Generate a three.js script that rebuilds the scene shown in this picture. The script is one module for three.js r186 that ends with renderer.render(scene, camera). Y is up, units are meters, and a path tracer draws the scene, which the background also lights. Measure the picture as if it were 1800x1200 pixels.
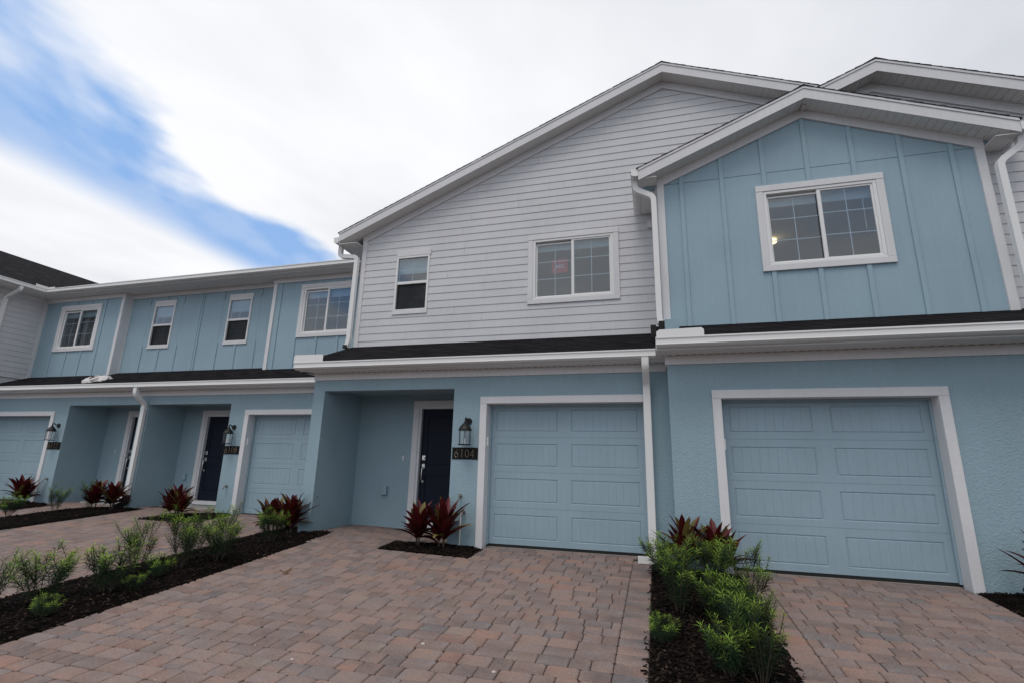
import * as THREE from 'three';
import { mergeGeometries, mergeVertices, toCreasedNormals } from 'three/addons/utils/BufferGeometryUtils.js';
import { FontLoader } from 'three/addons/loaders/FontLoader.js';
import { TextGeometry } from 'three/addons/geometries/TextGeometry.js';

// ------------------------------------------------------------------ camera, sky, sun, exposure
const scene = new THREE.Scene();
const D2R = Math.PI / 180;
const EYE = 1.165;
const camera = new THREE.PerspectiveCamera(68.23, 1.5, 0.05, 2000);
camera.position.set(0, EYE, 0);
camera.rotation.order = 'YXZ';
camera.rotation.set(13.926 * D2R, 16.07 * D2R, 1.387 * D2R);
scene.add(camera);

const renderer = new THREE.WebGLRenderer({ antialias: true });
renderer.toneMapping = THREE.LinearToneMapping;
renderer.toneMappingExposure = 1.0;
renderer.shadowMap.enabled = true;

function rng(seed) { let s = seed >>> 0; return () => { s = (s + 0x6D2B79F5) >>> 0; let t = s; t = Math.imul(t ^ (t >>> 15), t | 1); t ^= t + Math.imul(t ^ (t >>> 7), t | 61); return ((t ^ (t >>> 14)) >>> 0) / 4294967296; }; }
const lerp = (a, b, t) => a + (b - a) * t;
const clamp = (x, a = 0, b = 1) => Math.min(b, Math.max(a, x));
const sstep = (a, b, x) => { const t = clamp((x - a) / (b - a)); return t * t * (3 - 2 * t); };
// periodic value noise
const NT = (() => { const r = rng(7), t = new Float32Array(65536); for (let i = 0; i < 65536; i++) t[i] = r(); return t; })();
function vn(x, y, p = 256) {
  const xi = Math.floor(x), yi = Math.floor(y), fx = x - xi, fy = y - yi;
  const m = (a) => ((a % p) + p) % p, x0 = m(xi) & 255, x1 = m(xi + 1) & 255, y0 = m(yi) & 255, y1 = m(yi + 1) & 255;
  const sx = fx * fx * (3 - 2 * fx), sy = fy * fy * (3 - 2 * fy);
  return lerp(lerp(NT[y0 * 256 + x0], NT[y0 * 256 + x1], sx), lerp(NT[y1 * 256 + x0], NT[y1 * 256 + x1], sx), sy);
}
function fbm(x, y, o = 5, p = 256) { let a = 0, w = 0.5, s = 0; for (let i = 0; i < o; i++) { a += w * vn(x + i * 17, y + i * 31, p); s += w; w *= 0.5; x *= 2; y *= 2; p = Math.min(256, p * 2); } return a / s; }

// the sky: bright, thin overcast with one streak of open blue; the veiled sun stands high in front of the houses
const SUN = new THREE.Vector3(-0.14, 0.92, 0.36).normalize();
{
  const W = 2048, H = 1024, data = new Float32Array(W * H * 4);
  const edgeU = [[-0.58, -1.34], [-0.74, -1.355], [-0.82, -1.375], [-0.95, -1.44], [-1.13, -1.55], [-1.33, -1.69], [-1.49, -1.66], [-1.71, -1.47], [-1.97, -1.54], [-2.3, -1.75], [-2.6, -2.3]], veilU = [[-0.6, -1.5], [-0.76, -1.52], [-0.85, -1.54], [-1.01, -1.58], [-1.21, -1.66], [-1.5, -1.85]];
  const tab = (T, v) => { if (v >= T[0][0]) return T[0][1]; for (let i = 1; i < T.length; i++) if (v >= T[i][0]) return lerp(T[i][1], T[i - 1][1], (v - T[i][0]) / (T[i - 1][0] - T[i][0])); return T[T.length - 1][1]; };
  for (let j = 0; j < H; j++) {
    const el = (j + 0.5) / H * Math.PI - Math.PI / 2, cy = Math.sin(el), cr = Math.cos(el);
    for (let i = 0; i < W; i++) {
      const az = (i + 0.5) / W * 2 * Math.PI - Math.PI;
      const dx = cr * Math.cos(az), dz = cr * Math.sin(az), dy = cy, k = (j * W + i) * 4;
      const y = Math.max(dy, 0.04), u = dx / y, v = dz / y;
      const sd = dx * SUN.x + dy * SUN.y + dz * SUN.z;
      const glow = Math.exp(-(1 - sd) * 6);
      // cloud sheet
      const n1 = fbm(u * 0.9 + 40, v * 0.9 + 12, 5), n2 = fbm(u * 2.6 + v * 0.8 + 90, v * 1.1 + 33, 5), n3 = fbm(u * 7 + 5, v * 4 + 61, 4);
      const n4 = fbm(u * 15 + v * 4 + 20, v * 10 + 7, 4);
      let lum = 0.925 + 0.08 * glow - 0.17 * sstep(-1.5, 1.5, u) + (n1 - 0.5) * 0.30 + (n2 - 0.5) * 0.16 + (n3 - 0.5) * 0.07;
      lum = clamp(lum, 0.5, 1.0);
      const warm = clamp((lum - 0.66) / 0.3);
      const cl = [lum * lerp(0.93, 0.985, warm), lum * lerp(0.967, 0.995, warm), lum * lerp(1.055, 1.025, warm)];
      // a streak of open blue: dense ragged cloud on one side, a soft bank on the other, a thin veil between
      const rag = (n2 - 0.5) * 0.22 + (n3 - 0.5) * 0.20 + (n4 - 0.5) * 0.12;
      const dense = sstep(-0.07, 0.13, u - tab(edgeU, v) + rag * 0.8), low = sstep(0.12, -0.20, u + 2.0 + (n1 - 0.5) * 0.12);
      const st = fbm(u * 5 - v * 2.2 + 10, v * 2.4 + u * 1.2 + 50, 5), dv = (u - tab(veilU, v)) / 0.13;
      const veil = clamp(0.5 * Math.exp(-dv * dv) * sstep(0.30, 0.68, st) * sstep(-1.5, -1.15, v) + 0.20 * sstep(0.45, 0.8, st) + 0.16 * Math.exp(-((u + 1.575) ** 2 + (v + 0.68) ** 2) / 0.006));
      let open = dy > 0.04 ? (1 - dense) * (1 - low) * (1 - veil) : 0;
      open = Math.max(open, 0.5 * sstep(0.50, 0.66, fbm(u * 0.55 + 71, v * 0.8 + 15, 5)) * sstep(0.0, 0.9, v) * (dy > 0.04 ? 1 : 0));
      const hz = Math.exp(-Math.max(dy, 0) * 5.5);
      const bl = [lerp(0.26, 0.55, hz), lerp(0.465, 0.68, hz), lerp(0.84, 0.88, hz)];
      const hzc = sstep(0.16, 0.0, dy);
      for (let q = 0; q < 3; q++) { let val = lerp(cl[q], bl[q], clamp(open * 1.05)); val = lerp(val, [0.70, 0.74, 0.79][q], hzc); if (dy < 0) val = [0.20, 0.19, 0.17][q]; data[k + q] = val; }
      data[k + 3] = 1;
    }
  }
  const sky = new THREE.DataTexture(data, W, H, THREE.RGBAFormat, THREE.FloatType);
  sky.mapping = THREE.EquirectangularReflectionMapping; sky.magFilter = THREE.LinearFilter; sky.minFilter = THREE.LinearFilter; sky.needsUpdate = true;
  scene.background = sky; scene.environment = sky;
}
const sun = new THREE.DirectionalLight(0xfff6ec, 1.0);
sun.position.copy(SUN).multiplyScalar(60); sun.target.position.set(-4, 0, -7); scene.add(sun, sun.target);
sun.castShadow = true; sun.shadow.radius = 44; sun.shadow.mapSize.set(2048, 2048);
Object.assign(sun.shadow.camera, { left: -30, right: 30, top: 30, bottom: -30, near: 1, far: 140 });

// ------------------------------------------------------------------ textures and materials
function tex(n, fn, srgb = true, rep = 1) {
  const d = new Uint8Array(n * n * 4);
  for (let j = 0; j < n; j++) for (let i = 0; i < n; i++) { const c = fn(i / n, j / n), k = (j * n + i) * 4; const a = typeof c === 'number' ? [c, c, c] : c; d[k] = clamp(a[0]) * 255; d[k + 1] = clamp(a[1]) * 255; d[k + 2] = clamp(a[2]) * 255; d[k + 3] = 255; }
  const t = new THREE.DataTexture(d, n, n); t.wrapS = t.wrapT = THREE.RepeatWrapping; t.magFilter = THREE.LinearFilter; t.minFilter = THREE.LinearMipmapLinearFilter; t.generateMipmaps = true;
  if (srgb) t.colorSpace = THREE.SRGBColorSpace; t.repeat.set(rep, rep); t.needsUpdate = true; return t;
}
const T = {
  stucco: tex(512, (u, v) => { const a = vn(u * 52, v * 60, 52), b = vn(u * 104 + 9, v * 120 + 3, 104), c = vn(u * 200 + 50, v * 200 + 70, 200); return clamp(0.5 + (a - 0.5) * 0.8 + (b - 0.5) * 0.7 + (c - 0.5) * 0.35); }, false, 1),
  paintVar: tex(512, (u, v) => { const n = fbm(u * 4, v * 4, 6, 4), m = vn(u * 128, v * 128, 128), s = vn(u * 64, v * 4, 64); const g = 0.955 + (n - 0.5) * 0.05 + (m - 0.5) * 0.02 + (s - 0.5) * 0.018; return [g, g * 1.0, g]; }, true, 0.5),
  grain: tex(512, (u, v) => clamp(0.5 + (vn(u * 8, v * 128, 8) - 0.5) * 0.7 + (vn(u * 32, v * 256, 32) - 0.5) * 0.5), false, 1.3),
  vgrain: tex(512, (u, v) => clamp(0.5 + (vn(u * 128, v * 6, 6) - 0.5) * 0.7 + (vn(u * 256, v * 24, 24) - 0.5) * 0.5), false, 1.5),
  granule: tex(1024, (u, v) => { const g = vn(u * 256, v * 256, 256) * 0.5 + vn(u * 200 + 3, v * 220 + 9, 200) * 0.25; const row = Math.floor(v * 12), ofs = vn(row * 3.7, 5, 256); const tabw = 7; const ti = Math.floor((u + ofs) * tabw); const tone = NT[((row * 37 + (ti % tabw) * 91 + 11) & 65535)]; const k = 0.52 + tone * 0.30 + g * 0.36; return [k, k * 0.985, k * 0.99]; }, true, 0.58),
  paver: tex(512, (u, v) => { const a = fbm(u * 3, v * 3, 5, 3), b = fbm(u * 7 + 40, v * 7 + 20, 4, 7), g = vn(u * 200, v * 200, 200), h = vn(u * 100 + 7, v * 100, 100); const k = 0.80 + (a - 0.5) * 0.30 + (g - 0.5) * 0.12 + (h - 0.5) * 0.10, r = (b - 0.5) * 0.26; return [k * (1 + r * 0.5), k * (1 - r * 0.05), k * (1 - r * 0.45)]; }, true, 1.1),
  paverBump: tex(512, (u, v) => 0.5 + (vn(u * 90, v * 90, 90) - 0.5) * 0.5 + (vn(u * 220, v * 220, 220) - 0.5) * 0.6, false, 1.1),
  soil: tex(512, (u, v) => { const k = 0.55 + (fbm(u * 12, v * 12, 5, 12) - 0.5) * 0.9 + (vn(u * 180, v * 180, 180) - 0.5) * 0.4; return [k, k * 0.93, k * 0.88]; }, true, 1),
  screen: tex(256, (u, v) => { const k = 0.72 + (fbm(u * 5, v * 5, 4, 5) - 0.5) * 0.5; return k; }, true, 1.5),
};
const lin = (r, g, b) => new THREE.Color().setRGB(r, g, b);
const std = (o) => new THREE.MeshStandardMaterial({ side: THREE.DoubleSide, ...o });
const phys = (o) => new THREE.MeshPhysicalMaterial({ side: THREE.DoubleSide, ...o });
const M = {
  stucco: std({ color: lin(0.322, 0.450, 0.512), roughness: 0.92, bumpMap: T.stucco, bumpScale: 0.0031, map: T.paintVar }),
  board: std({ color: lin(0.332, 0.468, 0.542), roughness: 0.7, bumpMap: T.vgrain, bumpScale: 0.0008, map: T.paintVar }),
  siding: std({ color: lin(0.675, 0.68, 0.70), roughness: 0.65, bumpMap: T.grain, bumpScale: 0.0009, map: T.paintVar }),
  trim: std({ color: lin(0.78, 0.78, 0.79), roughness: 0.6, map: T.paintVar, bumpMap: T.grain, bumpScale: 0.0004 }),
  vinyl: std({ color: lin(0.80, 0.80, 0.79), roughness: 0.45 }),
  gutter: std({ color: lin(0.80, 0.80, 0.785), roughness: 0.4 }),
  soffit: std({ color: lin(0.78, 0.77, 0.75), roughness: 0.6 }),
  shingle: phys({ color: lin(0.025, 0.0235, 0.026), roughness: 1, specularIntensity: 0.12, map: T.granule }),
  garage: std({ color: lin(0.320, 0.442, 0.512), roughness: 0.55, map: T.paintVar, bumpMap: T.vgrain, bumpScale: 0.0006 }),
  navy: phys({ color: lin(0.0045, 0.009, 0.022), roughness: 0.6, specularIntensity: 0.5 }),
  black: std({ color: lin(0.012, 0.012, 0.012), roughness: 0.45, metalness: 0.3 }),
  plaque: phys({ color: lin(0.008, 0.008, 0.008), roughness: 0.7, specularIntensity: 0.4 }),
  gold: std({ color: lin(0.40, 0.32, 0.22), roughness: 0.4, metalness: 0.6 }),
  chrome: std({ color: lin(0.72, 0.70, 0.67), roughness: 0.25, metalness: 1 }),
  brass: std({ color: lin(0.26, 0.23, 0.20), roughness: 0.5, metalness: 0.7 }),
  rubber: std({ color: lin(0.01, 0.01, 0.01), roughness: 0.8 }),
  glass: phys({ color: lin(0.76, 0.83, 0.88), transmission: 1, thickness: 0, roughness: 0.015, ior: 1.85 }),
  clear: phys({ color: 0xffffff, transmission: 1, thickness: 0, roughness: 0.02, ior: 1.35 }),
  screen: std({ color: lin(0.05, 0.053, 0.057), roughness: 0.9, transparent: true, opacity: 0.5, map: T.screen }),
  blind: std({ color: lin(0.62, 0.66, 0.63), roughness: 0.7 }),
  room: std({ color: lin(0.48, 0.48, 0.46), roughness: 0.9 }),
  asphalt: std({ color: lin(0.09, 0.09, 0.09), roughness: 0.95, map: T.paver }),
  concrete: std({ color: lin(0.36, 0.35, 0.33), roughness: 0.9, map: T.paintVar, bumpMap: T.paverBump, bumpScale: 0.001 }),
  soil: std({ color: lin(0.050, 0.041, 0.036), roughness: 1, map: T.soil }),
  mulch: phys({ color: lin(0.0135, 0.0098, 0.0082), roughness: 1, specularIntensity: 0.15, map: T.soil }),
  foliage: phys({ color: 0xffffff, vertexColors: true, roughness: 0.65, specularIntensity: 0.3, transmission: 0.18, thickness: 0 }),
  tiLeaf: phys({ color: 0xffffff, vertexColors: true, roughness: 0.45, specularIntensity: 0.55, transmission: 0.12, thickness: 0 }),
  stem: std({ color: lin(0.07, 0.055, 0.035), roughness: 0.9 }),
  flashing: std({ color: lin(0.42, 0.52, 0.55), roughness: 0.5 }),
  red: std({ color: lin(0.58, 0.015, 0.04), roughness: 0.6 }),
  white: std({ color: lin(0.8, 0.8, 0.8), roughness: 0.6 }),
  bag: std({ color: lin(0.62, 0.60, 0.59), roughness: 0.7 }),
  bagPrint: std({ color: lin(0.12, 0.06, 0.055), roughness: 0.7 }),
  leafDry: std({ color: lin(0.16, 0.09, 0.045), roughness: 0.8 }),
  pebble: std({ color: lin(0.5, 0.47, 0.43), roughness: 0.9 }),
  bulb: std({ color: lin(0.8, 0.8, 0.78), roughness: 0.3 }),
  lampGlow: std({ color: lin(0.8, 0.7, 0.5), emissive: lin(1.0, 0.72, 0.34), emissiveIntensity: 4 }),
};

// ------------------------------------------------------------------ geometry helpers (uv in metres)
function planarUV(g, ou = 0, ov = 0) {
  if (g.index) g = g.toNonIndexed();
  const p = g.attributes.position, uv = new Float32Array(p.count * 2), a = new THREE.Vector3(), b = new THREE.Vector3(), c = new THREE.Vector3(), n = new THREE.Vector3();
  for (let i = 0; i < p.count; i += 3) {
    a.fromBufferAttribute(p, i); b.fromBufferAttribute(p, i + 1); c.fromBufferAttribute(p, i + 2);
    n.copy(b).sub(a).cross(c.clone().sub(a)); const ax = Math.abs(n.x), ay = Math.abs(n.y), az = Math.abs(n.z);
    for (let k = 0; k < 3; k++) { const q = [a, b, c][k]; let u, v; if (az >= ax && az >= ay) { u = q.x; v = q.y; } else if (ay >= ax) { u = q.x; v = q.z; } else { u = q.z; v = q.y; } uv[(i + k) * 2] = u + ou; uv[(i + k) * 2 + 1] = v + ov; }
  }
  g.setAttribute('uv', new THREE.BufferAttribute(uv, 2)); g.computeVertexNormals(); return g;
}
const quadIdx = [[0, 1, 2, 3], [5, 4, 7, 6], [4, 0, 3, 7], [1, 5, 6, 2], [3, 2, 6, 7], [4, 5, 1, 0]];
// hexahedron from 8 corners: front face 0-3 (bl, br, tr, tl), back face 4-7 likewise
function hexa(v) { const pos = []; for (const q of quadIdx) for (const k of [0, 1, 2, 0, 2, 3]) pos.push(...v[q[k]]); const g = new THREE.BufferGeometry(); g.setAttribute('position', new THREE.Float32BufferAttribute(pos, 3)); return planarUV(g); }
function box(x0, x1, y0, y1, z0, z1) { return hexa([[x0, y0, z1], [x1, y0, z1], [x1, y1, z1], [x0, y1, z1], [x0, y0, z0], [x1, y0, z0], [x1, y1, z0], [x0, y1, z0]]); }
// board with chamfered front edges
function cbox(x0, x1, y0, y1, z0, z1, c = 0.004) { const s = new THREE.Shape([new THREE.Vector2(x0 + c, y0 + c), new THREE.Vector2(x1 - c, y0 + c), new THREE.Vector2(x1 - c, y1 - c), new THREE.Vector2(x0 + c, y1 - c)]); const g = new THREE.ExtrudeGeometry(s, { depth: z1 - z0 - c, bevelEnabled: true, bevelThickness: c, bevelSize: c, bevelSegments: 1, steps: 1 }); g.translate(0, 0, z0); return planarUV(g); }
function shapeWall(pts, holes, z0, z1) { const s = new THREE.Shape(pts.map(([x, y]) => new THREE.Vector2(x, y))); for (const h of holes) s.holes.push(new THREE.Path(h.map(([x, y]) => new THREE.Vector2(x, y)))); const g = new THREE.ExtrudeGeometry(s, { depth: z1 - z0, bevelEnabled: false }); g.translate(0, 0, z0); return planarUV(g); }
const rect = (x0, x1, y0, y1) => [[x0, y0], [x1, y0], [x1, y1], [x0, y1]];
const merge = (a) => mergeGeometries(a.map((g) => { const h = g.index ? g.toNonIndexed() : g; for (const k of Object.keys(h.attributes)) if (!['position', 'normal', 'uv', 'color'].includes(k)) h.deleteAttribute(k); return h; }));
function prism(pts, org, out, up, along, len) {
  const n = pts.length, tri = THREE.ShapeUtils.triangulateShape(pts.map(([a, b]) => new THREE.Vector2(a, b)), []), pos = [];
  const P = (i, t) => [0, 1, 2].map((k) => org[k] + out[k] * pts[i][0] + up[k] * pts[i][1] + along[k] * len * t);
  for (let i = 0; i < n; i++) { const j = (i + 1) % n; pos.push(...P(i, 0), ...P(j, 0), ...P(j, 1), ...P(i, 0), ...P(j, 1), ...P(i, 1)); }
  for (const [a, b, c] of tri) { pos.push(...P(a, 0), ...P(b, 0), ...P(c, 0)); pos.push(...P(a, 1), ...P(c, 1), ...P(b, 1)); }
  const g = new THREE.BufferGeometry(); g.setAttribute('position', new THREE.Float32BufferAttribute(pos, 3)); return planarUV(g);
}
const GUT = [[0, 0], [0.062, 0], [0.084, 0.008], [0.103, 0.021], [0.1145, 0.026], [0.1145, 0.032], [0.1085, 0.036], [0.1085, 0.098], [0.121, 0.105], [0.121, 0.124], [0.108, 0.124], [0.108, 0.118], [0.103, 0.102], [0.103, 0.036], [0.098, 0.026], [0.08, 0.013], [0.06, 0.006], [0.004, 0.006], [0.004, 0.12], [0, 0.12]];
const GUTCAP = GUT.slice(0, 10).concat([[0, 0.124]]);
function fillet(pts, r, n = 5) {
  const out = [pts[0]];
  for (let i = 1; i < pts.length - 1; i++) { const p = new THREE.Vector3(...pts[i]), a = new THREE.Vector3(...pts[i - 1]).sub(p), b = new THREE.Vector3(...pts[i + 1]).sub(p); const ra = Math.min(r, a.length() * 0.45), rb = Math.min(r, b.length() * 0.45); const A = p.clone().addScaledVector(a.normalize(), ra), B = p.clone().addScaledVector(b.normalize(), rb);
    for (let k = 0; k <= n; k++) { const t = k / n; out.push([0, 1, 2].map((q) => (1 - t) * (1 - t) * A.getComponent(q) + 2 * t * (1 - t) * p.getComponent(q) + t * t * B.getComponent(q))); } }
  out.push(pts[pts.length - 1]); return out;
}
// rectangular pipe along a path that lies in a plane square to the axis W
function sweepRect(path, W, w, d) {
  const P = path.map((p) => new THREE.Vector3(...p)), Wv = new THREE.Vector3(...W), rings = [];
  for (let i = 0; i < P.length; i++) { const t = (P[i + 1] || P[i]).clone().sub(P[i - 1] || P[i]).normalize(); const dep = t.clone().cross(Wv).normalize(); let m = 1; if (i > 0 && i < P.length - 1) { const t1 = P[i].clone().sub(P[i - 1]).normalize(); m = 1 / Math.max(0.5, t1.dot(t)); }
    rings.push([[-1, -1], [1, -1], [1, 1], [-1, 1]].map(([a, b]) => P[i].clone().addScaledVector(Wv, a * w / 2).addScaledVector(dep, b * d / 2 * m))); }
  const pos = [], f = (a, b, c, e) => { for (const q of [a, b, c, a, c, e]) pos.push(q.x, q.y, q.z); };
  for (let i = 0; i + 1 < rings.length; i++) for (let k = 0; k < 4; k++) { const l = (k + 1) % 4; f(rings[i][k], rings[i][l], rings[i + 1][l], rings[i + 1][k]); }
  f(...rings[0].slice().reverse()); f(...rings[rings.length - 1]);
  const g = new THREE.BufferGeometry(); g.setAttribute('position', new THREE.Float32BufferAttribute(pos, 3)); return toCreasedNormals(planarUV(g), 0.6);
}
function tube(pts, r, seg = 6, n = null) { return planarUV(new THREE.TubeGeometry(new THREE.CatmullRomCurve3(pts.map((p) => new THREE.Vector3(...p)), false, 'centripetal'), n || Math.max(2, pts.length * 3), r, seg, false)); }
function smooth(g) { const h = mergeVertices(g.index ? g : (() => { const q = g.clone(); q.deleteAttribute('normal'); q.deleteAttribute('uv'); return q; })()); h.computeVertexNormals(); return h; }

// ------------------------------------------------------------------ objects
const taken = {}; const baseOf = new Map();
function numbered(n) { const k = taken[n] = (taken[n] ?? -1) + 1; return k ? `${n}_${String(k).padStart(3, '0')}` : n; }
function tag(o, label, category, group, kind) { if (label) o.userData.label = label; if (category) o.userData.category = category; if (group) o.userData.group = group; if (kind) o.userData.kind = kind; return o; }
function thing(name, base, label, category, group) { const o = new THREE.Group(); o.name = numbered(name); o.position.set(...base); baseOf.set(o, base); scene.add(o); return tag(o, label, category, group); }
function setup(m) { m.castShadow = true; m.receiveShadow = true; return m; }
function part(name, geo, mat, parent) { const m = setup(new THREE.Mesh(geo, mat)); m.name = name; const b = baseOf.get(parent); if (b) m.position.set(-b[0], -b[1], -b[2]); parent.add(m); return m; }
function group(name, parent) { const o = new THREE.Group(); o.name = name; const b = baseOf.get(parent); if (b) o.position.set(-b[0], -b[1], -b[2]); parent.add(o); return o; }
function solo(name, geo, mat, label, category, groupName, kind) { const m = setup(new THREE.Mesh(geo, mat)); m.name = numbered(name); scene.add(m); return tag(m, label, category, groupName, kind); }

// ------------------------------------------------------------------ ground
const SL = 0.067;
const zc = (z, z0) => Math.max(z0, Math.min(z, 0.5));
const GR = (z) => -0.05 - SL * (zc(z, -7.17) + 7.17);
const GA = (x, z) => -0.025 + 0.075 * clamp((-2.6 - x) / 3) * clamp(1 - (zc(z, -7.6) + 7.6) / 4) - SL * (zc(z, -7.6) + 7.6);
const GU = (z) => 0.035 - SL * (zc(z, -9.32) + 9.32);
function G(x, z) { const a = GA(x, z); const r = lerp(a, GR(z), sstep(-0.13, 0.9, x)); return lerp(GU(z), r, sstep(-6.45, -5.3, x)); }
{
  const xs = [-600, -250, -100, -50, -32], zs = [-600, -250, -100, -40, -20];
  for (let x = -26; x <= 12; x += 0.4) xs.push(x); xs.push(16, 24, 50, 100, 250, 600);
  for (let z = -12; z <= 1.2; z += 0.4) zs.push(z); zs.push(4, 10, 30, 100, 250, 600);
  const pos = [], idx = [], uv = [];
  for (const z of zs) for (const x of xs) { pos.push(x, G(x, z) - 0.020, z); uv.push(x, z); }
  for (let j = 0; j + 1 < zs.length; j++) for (let i = 0; i + 1 < xs.length; i++) { const a = j * xs.length + i, b = a + 1, c = a + xs.length, d = c + 1; idx.push(a, c, b, b, c, d); }
  const g = new THREE.BufferGeometry(); g.setAttribute('position', new THREE.Float32BufferAttribute(pos, 3)); g.setAttribute('uv', new THREE.Float32BufferAttribute(uv, 2)); g.setIndex(idx); g.computeVertexNormals();
  solo('ground', g, M.soil, 'bare sandy ground under the pavers and planting beds', 'ground', null, 'structure');
}
// pavers
const pv = [[0.250, 0.192, 0.172], [0.235, 0.192, 0.177], [0.265, 0.192, 0.162], [0.222, 0.188, 0.176], [0.240, 0.200, 0.184], [0.190, 0.180, 0.178], [0.160, 0.164, 0.172], [0.285, 0.180, 0.140], [0.262, 0.215, 0.180], [0.208, 0.174, 0.164]];
const pvMean = [0.235, 0.190, 0.174];
const pvMat = pv.map((q) => q.map((v, i) => lerp(v, pvMean[i], 0.4))).map((c) => std({ color: lin(c[0] * 1.44, c[1] * 1.31, c[2] * 1.27), roughness: 0.88, map: T.paver, bumpMap: T.paverBump, bumpScale: 0.0013 }));
const pvPick = (r) => { const t = r(); return t < 0.2 ? 0 : t < 0.38 ? 1 : t < 0.5 ? 2 : t < 0.64 ? 3 : t < 0.75 ? 4 : t < 0.835 ? 5 : t < 0.87 ? 6 : t < 0.90 ? 7 : t < 0.94 ? 8 : 9; };
function paverGeo(w, d, seed) {
  const r = rng(seed), c = 0.016, b = 0.007, hb = 0.05, j = () => (r() - 0.5) * 0.004;
  const ring = (s, y) => [[-w / 2 + c, -d / 2], [w / 2 - c, -d / 2], [w / 2, -d / 2 + c], [w / 2, d / 2 - c], [w / 2 - c, d / 2], [-w / 2 + c, d / 2], [-w / 2, d / 2 - c], [-w / 2, -d / 2 + c]].map(([x, z]) => [x - Math.sign(x) * s + j() * 0.5, y, z - Math.sign(z) * s + j() * 0.5]);
  const top = ring(b, 0), mid = ring(0, -b), bot = mid.map(([x, , z]) => [x, -hb, z]), pos = [];
  for (let i = 1; i < 7; i++) pos.push(...top[0], ...top[i + 1], ...top[i]);
  for (const [A, B] of [[top, mid], [mid, bot]]) for (let i = 0; i < 8; i++) { const k = (i + 1) % 8; pos.push(...A[i], ...A[k], ...B[k], ...A[i], ...B[k], ...B[i]); }
  const g = new THREE.BufferGeometry(); g.setAttribute('position', new THREE.Float32BufferAttribute(pos, 3)); return planarUV(g, r() * 5, r() * 5);
}
const geoCache = {};
const pgeo = (w, d, v) => geoCache[`${w.toFixed(3)}_${d.toFixed(3)}_${v}`] ??= paverGeo(w, d, Math.round(w * 1000) * 13 + Math.round(d * 1000) * 7 + v * 101);
const camView = new THREE.PerspectiveCamera(72, 1.5, 0.05, 500); camView.position.copy(camera.position); camView.rotation.copy(camera.rotation); camView.updateMatrixWorld(); camView.updateProjectionMatrix();
function inView(x, y, z) { const v = new THREE.Vector3(x, y, z).project(camView); return Math.abs(v.x) < 1.03 && Math.abs(v.y) < 1.03 && v.z < 1; }
function driveway(rows, soldiers, seed, most, label) {
  const r = rng(seed), P = 0.168, J = 0.0055, list = [];
  for (const [zcen, ivs] of rows) for (const [a, b] of ivs) {
    let x = a; let first = r() < 0.5 ? 0.5 : 1;
    while (x < b - 0.05) { let L = r() < 0.6 ? 0.2475 : 0.168; if (first !== 1) { L *= 0.62; first = 1; } if (b - x - L < 0.075) L = b - x; L = Math.min(L, b - x); L = Math.round(L / 0.0165) * 0.0165; if (L < 0.03) break; list.push([x + L / 2, zcen, L - J, P - J]); x += L; }
  }
  for (const [x0, x1, z0, z1] of soldiers) for (let z = z0; z < z1; z += P) list.push([(x0 + x1) / 2, z, x1 - x0 - J, P - J]);
  const items = list.map(([x, z, w, d]) => ({ x, z, w, d, y: G(x, z), vis: inView(x, G(x, z), z), dist: Math.hypot(x, z) })).sort((a, b) => (b.vis - a.vis) || (a.dist - b.dist));
  const o = new THREE.Group(); o.name = numbered('driveway'); tag(o, label, 'driveway', null, 'structure'); scene.add(o);
  const rest = pvMat.map(() => []);
  items.forEach((q, i) => {
    const mi = pvPick(r), v = Math.floor(r() * 4), g = pgeo(q.w, q.d, v), e = 0.05;
    const sx = (G(q.x + e, q.z) - G(q.x - e, q.z)) / (2 * e), sz = (G(q.x, q.z + e) - G(q.x, q.z - e)) / (2 * e);
    const m = new THREE.Mesh(g, pvMat[mi]); m.position.set(q.x, q.y + (r() - 0.5) * 0.004, q.z); m.rotation.set(Math.atan(sz) + (r() - 0.5) * 0.008, (r() - 0.5) * 0.012 + (r() < 0.5 ? 0 : Math.PI), -Math.atan(sx) * 1 + (r() - 0.5) * 0.008); m.rotation.z = Math.atan(sx) + (r() - 0.5) * 0.008;
    m.rotation.x = -Math.atan(sz) + (r() - 0.5) * 0.008;
    if (Math.abs(m.rotation.y) > 1) { m.rotation.x *= 1; }
    m.rotation.order = 'XZY';
    if (i < most && q.vis) { setup(m); m.name = 'paver'; o.add(m); } else { m.updateMatrix(); rest[mi].push(g.clone().applyMatrix4(m.matrix)); }
  });
  rest.forEach((a, i) => { if (a.length) { const m = setup(new THREE.Mesh(merge(a), pvMat[i])); m.name = 'paver_field'; m.userData.kind = 'stuff'; o.add(m); } });
  return o;
}
const rowsOf = (z0, z1, f) => { const out = []; for (let z = z0; z < z1; z += 0.168) { const iv = f(z); if (iv.length) out.push([z, iv]); } return out; };
driveway(rowsOf(-8.76, 1.1, (z) => z < -7.64 ? (z > -7.80 ? [[-5.62, -3.165], [-2.575, -0.175]] : [[-5.62, -3.165]]) : z < -7.04 ? [[-5.22, -4.0], [-2.57, -0.38]] : [[-4.90, -0.38]]), [[-0.38, -0.13, -7.42, 1.1], [-5.15, -4.90, -6.95, 1.1]], 21, 300, 'wide driveway of mixed red and grey pavers leading to the 6104 house');
driveway(rowsOf(-7.32, 1.1, (z) => z < -7.1 ? [[0.85, 3.265]] : [[1.13, 3.28]]), [[0.885, 1.13, -7.02, 1.1]], 22, 300, 'paver driveway in front of the right-hand garage door');
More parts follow.
